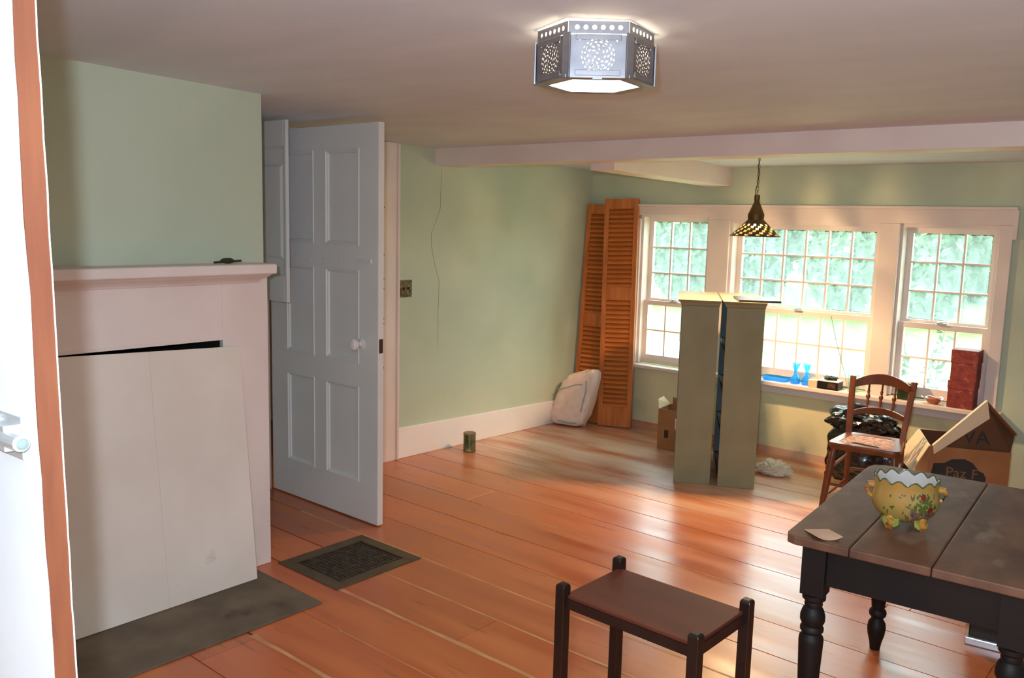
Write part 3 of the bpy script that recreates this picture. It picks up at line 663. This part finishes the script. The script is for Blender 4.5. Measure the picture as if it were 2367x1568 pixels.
m = MB(); m.quad(*[(x, y, SZ-.003) for x, y in si]); cp = m.build('cane_panel', M_cane, ch); s = cp.modifiers.new('t', 'SOLIDIFY'); s.thickness = .002
hole = MB().prism(rr([(-.08, -.10), (.06, -.125), (.075, -.105), (-.06, -.07)], .012, 3), SZ-.0045, SZ-.0015).build('cane_hole_dark', M_black, ch)  # black patch painted for the dark seen through the torn cane
def turned(p0, p1, r, beads=()):
    p0, p1 = Vector(p0), Vector(p1); N_ = 26; ps = []; rs = []
    for i in range(N_):
        t = i/(N_-1); ps.append(p0.lerp(p1, t)); k = r*(.72+.28*math.sin(PI*min(1, t*1.2)))
        for bt in beads:
            if abs(t-bt) < .035: k *= 1.28
        rs.append(k)
    return MB().tube(ps, rs, 10)
for sx in (-1, 1): turned((sx*.150, -.135, SZ-.03), (sx*.190, -.185, 0), .019, (.12, .2, .28, .36)).build('leg', M_chair, ch, smooth=True)
for sx in (-1, 1): MB().tube([(sx*.145, .185, 0), (sx*.138, .165, .22), (sx*.136, .155, SZ-.01)], [.013, .015, .017], 10).build('leg', M_chair, ch, smooth=True)
BT = .735
def bx_(z): return .140+.020*(z-SZ)/(BT-SZ)
def by_(z): return .150+.105*((z-SZ)/(BT-SZ))**1.2
for sx in (-1, 1):
    m = MB(); rings = []
    for i in range(9):
        z = SZ-.05+(BT-SZ+.05)*i/8; zz = max(z, SZ); x, y = sx*bx_(zz), by_(zz); hw = .016; hd = .012
        rings.append([(x-hw, y-hd, z), (x+hw, y-hd, z), (x+hw, y+hd, z), (x-hw, y+hd, z)])
    m.ring(rings).build('back_post', M_chair, ch, bevel=.004)
def arched(z0, hgt, arch, name):
    m = MB(); rings = []
    for i in range(15):
        t = i/14; u = 2*t-1; zc = z0+arch*(1-u*u); x = u*(bx_(z0)-.012); y = by_(min(BT, z0))+.012*(1-u*u)
        h2 = hgt*(.8+.35*(1-u*u)); rings.append([(x, y-.009, zc), (x, y+.009, zc), (x, y+.009, zc+h2), (x, y-.009, zc+h2)])
    m.ring(rings).build(name, M_chair, ch, bevel=.003)
arched(BT-.062, .052, .030, 'crest_rail'); arched(SZ+.095, .032, .020, 'lower_rail')
for x in (-.066, 0, .066):
    z0, z1 = SZ+.135, BT-.035
    turned((x, by_(z0)+.008, z0), (x*1.06, by_(z1)+.010, z1), .0075, (.3, .45, .5, .55, .7)).build('spindle', M_chair, ch, smooth=True)
for p0, p1 in (((-.163, -.152, .28), (-.139, .165, .30)), ((-.178, -.170, .13), (-.141, .178, .15)), ((.163, -.152, .28), (.139, .165, .30)), ((.178, -.170, .13), (.141, .178, .15)), ((-.17, -.16, .2), (.17, -.16, .2)), ((-.138, .165, .22), (.138, .165, .22))):
    MB().tube([p0, Vector(p0).lerp(Vector(p1), .5), p1], [.007, .010, .007], 8).build('stretcher', M_chair, ch, smooth=True)

# ------------------------------------------------------------------ bin bag
bb = thing('bin_bag', 'full shiny black plastic bin bag slumped under the window sill', 'bin bag', (-1.655, 5.30, 0))
def bagfn(q): return .95+.22*noise.noise(q*1.5+Vector((2, 5, 1)))+.10*abs(noise.noise(q*3.6))-.06*abs(noise.noise(q*8+Vector((3, 3, 3))))
m = MB().ico((0, 0, .20), (.255, .165, .235), 5, bagfn); m.v = [(x*(1.06-.16*max(0, z-.1)), y, max(z, .002)) for x, y, z in m.v]; m.build('bag_body', M_bin, bb, smooth=True)
def topfn(q): return .80+.42*abs(noise.noise(q*1.7+Vector((7, 1, 4))))+.10*noise.noise(q*4)
MB().ico((-.04, -.01, .40), (.215, .14, .115), 4, topfn).build('bag_neck', M_bin, bb)

# ------------------------------------------------------------------ large carton with lid
bc = thing('large_carton', 'large open brown carton with dark print and a tilted flap, behind the table', 'carton', (-1.205, 4.86, 0), rz=math.radians(23))
wd, dp, ht, e = .385, .40, .432, .005
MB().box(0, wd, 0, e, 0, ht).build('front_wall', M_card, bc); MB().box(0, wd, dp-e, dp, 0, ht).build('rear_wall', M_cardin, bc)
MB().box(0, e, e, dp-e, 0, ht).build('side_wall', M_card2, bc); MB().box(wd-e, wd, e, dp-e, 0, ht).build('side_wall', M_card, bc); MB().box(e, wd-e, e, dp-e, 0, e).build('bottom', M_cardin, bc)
MB().add([(0, 0, ht), (0, dp, ht), (-.10, dp, ht-.16), (-.075, 0, ht-.15), (-.004, 0, ht), (-.004, dp, ht), (-.104, dp, ht-.16), (-.079, 0, ht-.15)], [(0, 1, 2, 3), (7, 6, 5, 4), (0, 4, 5, 1), (1, 5, 6, 2), (2, 6, 7, 3), (3, 7, 4, 0)]).build('flap', M_card2, bc)
# lid : shallow tray standing on its corner, inside facing the room
lidm = [Vector(p) for p in ((.012, .02, ht-.01), (.265, .11, ht+.235), (.415, .10, ht+.075), (.385, .015, ht-.005))]
nrm = (lidm[1]-lidm[0]).cross(lidm[3]-lidm[0]).normalized()
if nrm.y > 0: nrm = -nrm
bk = [p-nrm*.004 for p in lidm]
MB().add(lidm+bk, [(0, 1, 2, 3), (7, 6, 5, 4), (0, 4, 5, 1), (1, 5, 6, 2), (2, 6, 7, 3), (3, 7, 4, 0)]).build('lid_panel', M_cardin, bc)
def rim(a, b_, w0, w1, mt_):
    a0, b0 = a+nrm*w0, b_+nrm*w1; d = Vector((0, 0, -.004))
    MB().add([a, b_, b0, a0, a+d, b_+d, b0+d, a0+d], [(0, 1, 2, 3), (7, 6, 5, 4), (0, 4, 5, 1), (1, 5, 6, 2), (2, 6, 7, 3), (3, 7, 4, 0)]).build('lid_rim', mt_, bc)
rim(lidm[1], lidm[2], .05, .05, M_card)
inner = (lidm[3]-lidm[0]).normalized()
d = (lidm[1]-lidm[0]).normalized(); down = Vector((.02, 0, -.10))
a, b_ = lidm[0]+nrm*.05, lidm[1]+nrm*.055
MB().add([a, b_, b_+down*.95, a+down*.45, lidm[0]-Vector((0, 0, -.012)), lidm[1]+Vector((0, 0, .012))], [(0, 1, 2, 3), (0, 1, 5, 4)]).build('lid_rim', M_card2, bc).modifiers.new('t', 'SOLIDIFY').thickness = .003
pts = [(x*.86, z+.085) for x, z in ((.02, .20), (.03, .255), (.09, .262), (.13, .285), (.20, .292), (.245, .275), (.285, .235), (.31, .225), (.325, .20), (.32, .15), (.28, .14), (.05, .14))]
MB().add([(x, -.0007, z) for x, z in pts], [tuple(range(len(pts)))]).build('printed_silhouette', M_print, bc)
def text(body, size, mtl, parent, loc, rot=(PI/2, 0, 0), name='lettering'):
    cu = bpy.data.curves.new(name, 'FONT'); cu.body = body; cu.size = size; cu.extrude = .0002
    tmp = bpy.data.objects.new('tmp', cu); C.objects.link(tmp); bpy.context.view_layer.update()
    me = bpy.data.meshes.new_from_object(tmp.evaluated_get(bpy.context.evaluated_depsgraph_get())); bpy.data.objects.remove(tmp)
    me.materials.clear(); me.materials.append(mtl); o = bpy.data.objects.new(name, me); C.objects.link(o); o.parent = parent; o.location = loc; o.rotation_euler = rot; return o
ax = (lidm[3]-lidm[0]).normalized(); ay = nrm.cross(ax)*(1 if nrm.cross(ax).z > 0 else -1)
vt = text('VA', .10, M_print, bc, (0, 0, 0)); mm_ = Matrix((ax, ay, ax.cross(ay))).transposed().to_4x4(); mm_.translation = lidm[0]+ax*.15+ay*.035+nrm*.0006; vt.matrix_local = mm_
text('Paz F', .075, M_printtan, bc, (.085, -.0012, .275))
# low dark red carton at its right
rc = thing('low_carton', 'low reddish brown open carton on the floor behind the large carton', 'carton', (-.80, 5.26, 0), rz=.2)
m = MB(); m.box(0, .36, 0, .004, 0, .26); m.box(0, .36, .296, .30, 0, .30); m.box(0, .004, .004, .296, 0, .26); m.box(.356, .36, .004, .296, 0, .26); m.box(.004, .356, .004, .296, 0, .004)
m.build('carton_body', mat('red_brown_card', L((126, 66, 34)), rough=.9), rc)
MB().box(0, .36, -.10, 0, .255, .259).build('flap', mat('red_brown_flap', L((150, 80, 40)), rough=.9), rc)

# ------------------------------------------------------------------ things on the window sill
SZ2 = .516
ta = thing('blue_glass_tray', 'shallow blue glass tray on the window sill behind the bookcase', 'tray', (-2.41, 5.655, SZ2))
MB().ring([[(x*a_, y*a_, z) for x, y in rr([(-.09, -.045), (.09, -.045), (.09, .045), (-.09, .045)], .02, 4)] for a_, z in ((.85, 0), (.9, .003), (1.0, .028), (1.03, .030), (.96, .028), (.84, .008))], True, True).build('tray_body', M_blue, ta, smooth=True)
def vase(label, loc, rot):
    v = thing('blue_glass_vase', label, 'vase', loc, rot)
    prof = [(.020, 0), (.031, .004), (.034, .020), (.032, .034), (.021, .052), (.012, .066), (.011, .088), (.014, .104), (.020, .114)]
    m = MB().lathe(prof, 18, caps=False); m.add([(.030*math.cos(2*PI*i/18), .030*math.sin(2*PI*i/18), .003) for i in range(18)], [tuple(range(18))]); m.build('vase_body', M_blue, v, smooth=True)
    n = 18; MB().ring([[((.019+dr+.010*max(0, math.cos(a))*s)*math.cos(a), (.019+dr)*math.sin(a), .113+s*(.016+.016*abs(math.cos(a)))) for a in [2*PI*i/n for i in range(n)]] for s, dr in ((0, 0), (.5, .001), (1, .003))], True, False).build('pinched_lip', M_blue, v, smooth=True)
    return v
vase('small blue glass vase on the sill next to the blue tray', (-2.272, 5.64, SZ2), .1); vase('small blue glass vase on the sill next to the black box', (-2.197, 5.645, SZ2), 2.9)
kb = thing('kraft_block', 'small tan cardboard pack on the sill between vase and black box', 'pack', (-2.133, 5.615, SZ2), .06)
MB().box(-.030, .030, -.035, .035, 0, .050).build('pack_body', M_card2, kb, bevel=.003); MB().box(-.028, .028, .030, .034, .050, .06).build('pack_flap', M_card2, kb)
bx2 = thing('black_box', 'flat black printed box with pale lid on the window sill', 'box', (-2.032, 5.632, SZ2), .03)
MB().box(-.066, .066, -.05, .05, 0, .052).build('box_body', mat('black_print_box', L((22, 20, 20)), rough=.4), bx2, bevel=.001); MB().box(-.067, .067, -.051, .051, .052, .058).build('box_top', M_paper, bx2)
MB().box(.0, .05, -.0508, -.0502, .012, .044).build('box_picture', mat('box_picture', L((120, 74, 50)), L((60, 40, 34)), scale=40, rough=.5), bx2)
gl = crumple((0, 0, .012), (.045, .03, .016), .5, 3, 3, 2).build('dark_glove', mat('dark_leather', L((36, 44, 44)), rough=.6)); tag(gl, 'crumpled dark glove lying on the black box', 'glove'); gl.location = (-2.032, 5.637, SZ2+.0575)
gs = thing('drinking_glass', 'clear drinking glass on the window sill beside the black box', 'glass', (-1.89, 5.645, SZ2))
MB().lathe([(.001, .002), (.030, .0), (.033, .003), (.038, .115), (.036, .115), (.031, .008), (.001, .006)], 24, caps=False).build('glass_body', M_clear, gs, smooth=True)
pt = thing('dark_tin', 'dark green tin with a white lid on the sill behind the chair', 'tin', (-1.562, 5.65, SZ2))
MB().box(-.045, .045, -.04, .04, 0, .105).build('tin_body', mat('dark_green_tin', L((28, 40, 20)), L((50, 64, 34)), scale=20, rough=.4), pt, bevel=.004); MB().box(-.075, .075, -.05, .05, .105, .117).build('lid', M_paper, pt, bevel=.003)
ds = thing('glass_dish', 'small scalloped amber glass dish on the sill beside the red boxes', 'dish', (-1.40, 5.63, SZ2))
n = 24; MB().ring([[((r_+wv*math.cos(6*a))*math.cos(a), (r_+wv*math.cos(6*a))*.8*math.sin(a), z+wv*1.2*math.cos(6*a)) for a in [2*PI*i/n for i in range(n)]] for r_, z, wv in ((.025, 0, 0), (.030, .004, 0), (.048, .022, .001), (.064, .036, .004), (.067, .037, .004), (.056, .034, .003), (.036, .014, 0), (.02, .008, 0))]).build('dish_body', M_amber, ds, smooth=True)
def redbox(label, z, dx, h_, lidh):
    r_ = thing('red_box', label, 'box', (-1.246+dx, 5.652, z), .02, 'red gift boxes'); 
    MB().box(-.070, .070, -.065, .065, 0, h_).build('box_body', M_redbox, r_, bevel=.002); MB().box(-.073, .073, -.068, .068, h_-lidh, h_+.004).build('box_lid', M_redbox, r_, bevel=.002)
redbox('red patterned box standing on the sill under a second red box', SZ2, 0, .160, .045); redbox('red patterned box stacked on another red box at the window', SZ2+.1645, .006, .182, .075)
cdw = MB().tube([(-2.09, 5.715, .985), (-2.05, 5.71, .85), (-2.0, 5.705, .70), (-1.96, 5.70, .60), (-1.945, 5.69, .518)], .0016, 5).build('thin_cord', M_cord); tag(cdw, 'thin dark cord hanging from the window lock down to the sill', 'cord')

# ------------------------------------------------------------------ dark table
TA = math.radians(4.2); TH = .69
tb = thing('wooden_table', 'old dark wooden table with a worn paint-stained plank top and turned legs', 'table', (-.942, 2.335, 0), TA)
TW, TL, tt = .66, .975, .026
xs = [0, .180, .388, TW]
for i in range(3):
    x0, x1 = xs[i]+(.001 if i else 0), xs[i+1]-(.001 if i < 2 else 0)
    pts = [(x0, 0), (x1, 0), (x1, TL), (x0, TL)]
    if i == 0: pts = [(.03, .0), (x1, 0), (x1, TL), (.05, TL), (.012, TL-.02), (0, TL-.06), (0, .035), (.008, .010)]
    if i == 2: pts = [(x0, 0), (x1-.03, 0), (x1-.008, .01), (x1, .035), (x1, TL-.04), (x1-.03, TL), (x0, TL)]
    MB().prism(pts, TH-tt, TH).build('top_plank', M_tabletop, tb, bevel=.004, seg=2)
lg = .066; ix, iy = .055, .045
AH = .120
for a in ((ix+.006, TW-ix-.006, iy+.012, iy+.030), (ix+.006, TW-ix-.006, TL-iy-.030, TL-iy-.012)): MB().box(a[0]+lg/2, a[1]-lg/2, a[2], a[3], TH-tt-AH, TH-tt).build('apron', M_tableleg, tb)
for x in (ix+.012, TW-ix-.030): MB().box(x, x+.018, iy+lg, TL-iy-lg, TH-tt-AH, TH-tt).build('apron', M_tableleg, tb)
lp = [(.030, .520-.012), (.033, .508), (.033, .495), (.024, .487), (.026, .478), (.024, .470), (.030, .462), (.035, .445), (.035, .428), (.028, .414), (.033, .408), (.033, .398), (.025, .390), (.034, .378), (.035, .366), (.030, .25), (.024, .17), (.022, .160), (.029, .153), (.031, .143), (.029, .133), (.021, .126), (.022, .118), (.030, .105), (.033, .085), (.030, .060), (.022, .030), (.018, 0)]
leg_me = MB().box(-lg/2, lg/2, -lg/2, lg/2, .512, TH-tt-.0).lathe(lp[::-1], 20).mesh('leg')
for x in (ix+lg/2-.01, TW-ix-lg/2+.01):
    for y in (iy+lg/2-.01, TL-iy-lg/2+.01):
        o = obj('leg', leg_me, M_tableleg, tb, smooth=True); o.location = (x, y, 0)
cdm = MB(); g = 6
for i in range(g+1):
    for k2 in range(g+1):
        u, v = i/g, k2/g; cdm.v.append((.075*(u-.5), .088*(v-.5), .0008+.010*(abs(u-.5)*2)**2*(1-v)))
for i in range(g):
    for k2 in range(g): cdm.f.append((i*(g+1)+k2, (i+1)*(g+1)+k2, (i+1)*(g+1)+k2+1, i*(g+1)+k2+1))
tc = cdm.build('paper_card', M_tag); tc.modifiers.new('t', 'SOLIDIFY').thickness = .0008; tag(tc, 'curled tan paper card lying on the table corner', 'card'); tc.location = (-.855, 2.403, TH); tc.rotation_euler = (0, 0, .80)
ub = thing('storage_case', 'dark case with a pale rim on the floor beyond the table', 'case', (-.69, 3.525, 0), .12)
MB().box(.01, .36, .012, .30, .03, .30).build('case_body', mat('dark_case', L((50, 44, 40)), rough=.5), ub, bevel=.005); MB().box(0, .37, 0, .31, 0, .03).build('case_base', M_steel, ub, bevel=.004); MB().box(.0, .012, .0, .014, .03, .31).build('case_strip', M_tag, ub)

# ------------------------------------------------------------------ footed bowl
BW = (-.712, 2.655, TH)
bw = thing('jardiniere', 'yellow footed porcelain bowl with scalloped rim and painted flowers, on the table', 'bowl', BW, math.radians(25))
bw.scale = (.775, .775, 1.0); NB = 208; SQ = .84
def brad(z): # outer radius over height
    P_ = [(.022, .055), (.030, .082), (.045, .104), (.065, .118), (.085, .121), (.105, .117), (.125, .112), (.145, .112), (.160, .116)]
    for (a, ra), (b_, rb_) in zip(P_, P_[1:]):
        if z <= b_: t = max(0, (z-a)/(b_-a)); return ra+(rb_-ra)*t
    return P_[-1][1]
def sc_(a): return abs(math.cos(6.5*a/1.0+.3))  if False else .6*(.5+.5*math.cos(13*a))+.4*abs(math.cos(6.5*a))
def bp_(a, z, off=0):
    r_ = brad(z)+off; return (r_*math.cos(a), r_*SQ*math.sin(a), z)
def rimz(a): return .138+.013*sc_(a)
rings = []
zs_ = [.022, .030, .045, .062, .080, .098, .114]
A_ = [2*PI*i/NB for i in range(NB)]
for z in zs_: rings.append([bp_(a, z) for a in A_])
rings.append([bp_(a, .114+(rimz(a)-.114)*.5, .001) for a in A_]); rings.append([bp_(a, rimz(a), .004) for a in A_])
MB().ring(rings, True, False).add([bp_(a, .022) for a in A_], [tuple(range(NB))]).build('bowl_outside', M_yellow, bw, smooth=True)
MB().ring([[bp_(a, rimz(a), .004) for a in A_], [bp_(a, rimz(a)-.003, -.0015) for a in A_]]+[[bp_(a, z, -.004) for a in A_] for z in (.114, .098, .080, .062, .045, .034)], True, False).add([bp_(a, .034, -.004) for a in A_], [tuple(range(NB))]).build('bowl_inside', M_cream, bw, smooth=True)
mb = MB(); cs = [bp_(a, rimz(a), .002) for a in A_]; mb.tube(cs+[cs[0], cs[1]], .0024, 6); mb.build('green_rim', M_rimgreen, bw, smooth=True)
for a in (PI, 0):
    s = math.cos(a); r_ = brad(.10)
    MB().tube([(s*(r_-.006), 0, .118), (s*(r_+.016), 0, .117), (s*(r_+.024), 0, .106), (s*(r_+.012), 0, .088), (s*(r_-.004), 0, .080)], [.010, .010, .008, .006, .005], 10).build('handle', M_foot, bw, smooth=True)
for a in (-2.25, -.90, .90, 2.25):
    f = empty('tmp'); bpy.data.objects.remove(f)
    c, s = math.cos(a), math.sin(a); cx, cy = c*.078, s*.078*SQ
    t_ = Vector((-s, c, 0)); o_ = Vector((c, s, 0))
    mb = MB()
    mb.tube([(cx, cy, .040), (cx+c*.014, cy+s*.014, .030), (cx+c*.016, cy+s*.016, .018), (cx+c*.010, cy+s*.010, .010), (cx+c*.018, cy+s*.018, .0055)], [.014, .017, .014, .010, .015], 12)
    ft = mb.build('foot', M_foot, bw, smooth=True); ft.data.vertices.foreach_get
    for v in ft.data.vertices: v.co.z = max(v.co.z, 0.0005)
    wm = MB()
    for sg in (-1, 1):
        p = [Vector((cx, cy, .034)), Vector((cx, cy, .034))+t_*sg*.030+Vector((0, 0, .004)), Vector((cx, cy, .018))+t_*sg*.034+o_*.006, Vector((cx, cy, .008))+t_*sg*.018+o_*.012, Vector((cx, cy, .012))+o_*.008]
        wm.quad(*p)
    wg = wm.build('foot_leaf', M_footgreen, ft); wg.modifiers.new('t', 'SOLIDIFY').thickness = .004
# painted flowers, thin glaze shapes lying on the curved wall (front of the bowl faces -y)
def leafshape(a, z, ln, wd_, ang, mb_, off=.0009):
    pts = []
    for t, w_ in ((0, 0), (.25, .8), (.5, 1), (.75, .7), (1, 0), (.75, -.7), (.5, -1), (.25, -.8)):
        u, v = ln*t, wd_*w_; du = u*math.cos(ang)-v*math.sin(ang); dv = u*math.sin(ang)+v*math.cos(ang)
        pts.append(bp_(a+du/.115, min(max(z+dv, .026), .134), off))
    mb_.quad(*pts)
rnd = random.Random(3); mg, mbw, mr_, mm = MB(), MB(), MB(), MB()
A0 = -PI/2+.05
for i in range(80): leafshape(A0+.38+rnd.gauss(0, .22), .075+rnd.gauss(0, .022), rnd.uniform(.008, .018), rnd.uniform(.003, .006), rnd.uniform(0, 2*PI), mg)
for i in range(16): leafshape(A0-.62+rnd.gauss(0, .25), .06+rnd.gauss(0, .025), rnd.uniform(.008, .014), rnd.uniform(.002, .004), rnd.uniform(0, 2*PI), mg)
for i in range(50): leafshape(A0+.35+rnd.gauss(0, .3), .045+rnd.gauss(0, .012), rnd.uniform(.008, .018), rnd.uniform(.0015, .004), rnd.uniform(0, PI), mbw)
for da, z, an in ((.02, .105, 1.9), (.06, .108, 1.5), (.75, .110, 1.2), (-.25, .118, .5), (-.25, .118, 2.6), (.0, .085, 2.9)): leafshape(A0+da, z-.008, .022 if z < .115 else .010, .0025, an, mbw, .0013)
for da, z in ((.36, .110), (.62, .072)):
    for i in range(7): leafshape(A0+da, z, .012, .005, i*2*PI/7, mr_, .0015)
for da, z in ((.08, .062), (.13, .055), (.58, .058), (.66, .050), (.22, .045)):
    for i in range(8): leafshape(A0+da, z, .014, .004, i*2*PI/8, mm, .0012)
mg.build('painted_leaves', M_leafgreen, bw)['kind'] = 'stuff'; mbw.build('painted_stems', M_pbrown, bw)['kind'] = 'stuff'; mr_.build('painted_roses', M_pred, bw)['kind'] = 'stuff'; mm.build('painted_asters', M_pmauve, bw)['kind'] = 'stuff'

# ------------------------------------------------------------------ side stand in front
SH = .594
ss = thing('plant_stand', 'small dark wooden stand with square posts and a reddish top', 'side table', (-1.085, 1.868, 0), math.radians(-1.2))
hx, hy = .196, .128; pw = .0145
post = []
for sx in (-1, 1):
    for sy in (-1, 1):
        m = MB(); zt = SH+.030
        m.ring([[(x*a, y*a, z) for x, y in ((-pw, -pw), (pw, -pw), (pw, pw), (-pw, pw))] for a, z in ((1, 0), (1, zt-.008), (.9, zt-.003), (.62, zt))])
        o = m.build('post', M_darkwood, ss, bevel=.002); o.location = (sx*hx, sy*hy, 0)
MB().box(-hx+.004, hx-.004, -hy+.004, hy-.004, SH-.010, SH).build('top_board', M_standtop, ss, bevel=.0015)
for sy in (-1, 1): MB().box(-hx+pw, hx-pw, sy*(hy-.004)-.007, sy*(hy-.004)+.007, SH-.034, SH-.009).build('rail', M_darkwood, ss)
for sx in (-1, 1): MB().box(sx*(hx-.004)-.007, sx*(hx-.004)+.007, -hy+pw, hy-pw, SH-.034, SH-.009).build('rail', M_darkwood, ss)
MB().box(-hx+.01, hx-.01, -hy+.01, hy-.01, .14, .152).build('lower_shelf', M_standtop, ss)

# ------------------------------------------------------------------ garden
gm = MB(); gm.quad((-80, 5.9, -.75), (60, 5.9, -.75), (60, 22, -.50), (-80, 22, -.50)); gm.quad((-80, 22, -.50), (60, 22, -.50), (60, 120, 5), (-80, 120, 5)); lawn = gm.build('ground', M_grass); struct(lawn)
def leaves(n, c, rad, size, rn, shell=.55):
    m = MB()
    for i in range(n):
        d = Vector((rn.gauss(0, 1), rn.gauss(0, 1), rn.gauss(0, 1))).normalized(); k = rn.uniform(shell, 1)**.7
        p = Vector((c[0]+d.x*rad[0]*k, c[1]+d.y*rad[1]*k, c[2]+d.z*rad[2]*k))
        e1 = Vector((rn.gauss(0, 1), rn.gauss(0, 1), rn.gauss(0, 1))).normalized(); e2 = e1.cross(Vector((rn.gauss(0, 1), rn.gauss(0, 1), rn.gauss(0, 1)))).normalized()
        s = size*rn.uniform(.6, 1.3); m.quad(p-e1*s, p+e2*s*.5, p+e1*s, p-e2*s*.5)
    return m
rn = random.Random(11)
spots_ = [(-14.2, 21, 1.05, 1.9, M_leaf, 'dark green tree at the lawn edge beyond the left window'), (-12.0, 21.3, 1.0, 1.7, M_leaf2, 'pale green tree at the lawn edge between the left and middle windows'), (-9.75, 21, 1.03, 1.8, M_leaf, 'green tree at the lawn edge behind the pendant lamp'),
    (-7.6, 21.4, .98, 1.6, M_leaf2, 'pale bushy tree at the lawn edge beyond the middle window'), (-5.5, 21, 1.05, 1.9, M_leaf2, 'yellowish green tree beyond the shrub at the right window'), (-3.4, 21.2, 1.0, 1.7, M_leaf, 'dark tree at the lawn edge behind the red boxes'),
    (-16.4, 25.5, 1.7, 2.6, M_leaf, 'large tree up the slope behind the left window'), (-12.8, 25.8, 1.7, 2.4, M_leaf, 'large tree on the slope behind the green bookcases'), (-9.2, 25.5, 1.7, 2.6, M_leaf2, 'large pale tree up the slope behind the middle window'), (-5.6, 25.7, 1.7, 2.5, M_leaf, 'large tree on the slope behind the right window')]
for i, (x, y, r_, h_, ml, nm) in enumerate(spots_):
    t = thing('garden_tree', nm, 'tree', (x, y, -.55 if y < 22 else -.5+.056*(y-22)), 0, 'trees at the lawn edge')
    leaves(5200, (0, 0, h_+.1), (r_, r_*.95, h_+.1), .13 if y < 22 else .18, rn, .3).build('crown', ml, t)
    MB().tube([(0, 0, -.1), (.1, 0, h_*.6), (-.1, .1, h_*1.3)], [.16, .12, .05], 8).build('trunk', M_bark, t)
sh = thing('flowering_shrub', 'leafy green shrub with red blooms growing outside the right window', 'shrub', (-1.78, 6.85, -.74))
sm = MB(); fl = MB(); lf = MB()
for k in range(9):
    a = rn.uniform(0, 2*PI); tip = Vector((rn.uniform(-.26, .30), rn.uniform(-.15, .2), rn.uniform(1.1, 1.68))); b0 = Vector((rn.uniform(-.05, .05), rn.uniform(-.05, .05), 0))
    mid = b0.lerp(tip, .5)+Vector((rn.uniform(-.05, .05), 0, 0)); sm.tube([b0, mid, tip], [.008, .006, .003], 5)
    for j_ in range(60):
        t = rn.uniform(.3, 1); p = b0.lerp(mid, t*2) if t < .5 else mid.lerp(tip, t*2-1)
        d = Vector((rn.gauss(0, 1), rn.gauss(0, 1), rn.gauss(.2, .7))).normalized(); w_ = d.cross(Vector((rn.gauss(0, 1), rn.gauss(0, 1), 1))).normalized(); ln = rn.uniform(.05, .09)
        q = p+d*rn.uniform(0, .03); lf.quad(q, q+d*ln*.5+w_*ln*.24, q+d*ln, q+d*ln*.5-w_*ln*.24)
    if k % 2 == 0:
        for j_ in range(8):
            d = Vector((rn.gauss(0, 1), rn.gauss(0, 1), rn.gauss(0, 1))).normalized(); w_ = d.cross(Vector((0, .3, 1))).normalized(); p = mid.lerp(tip, rn.uniform(.2, .35)); fl.quad(p, p+d*.02+w_*.012, p+d*.04, p+d*.02-w_*.012)
sm.build('stems', M_bark, sh); lf.build('foliage', M_shrub, sh); fl.build('blooms', M_bloom, sh)
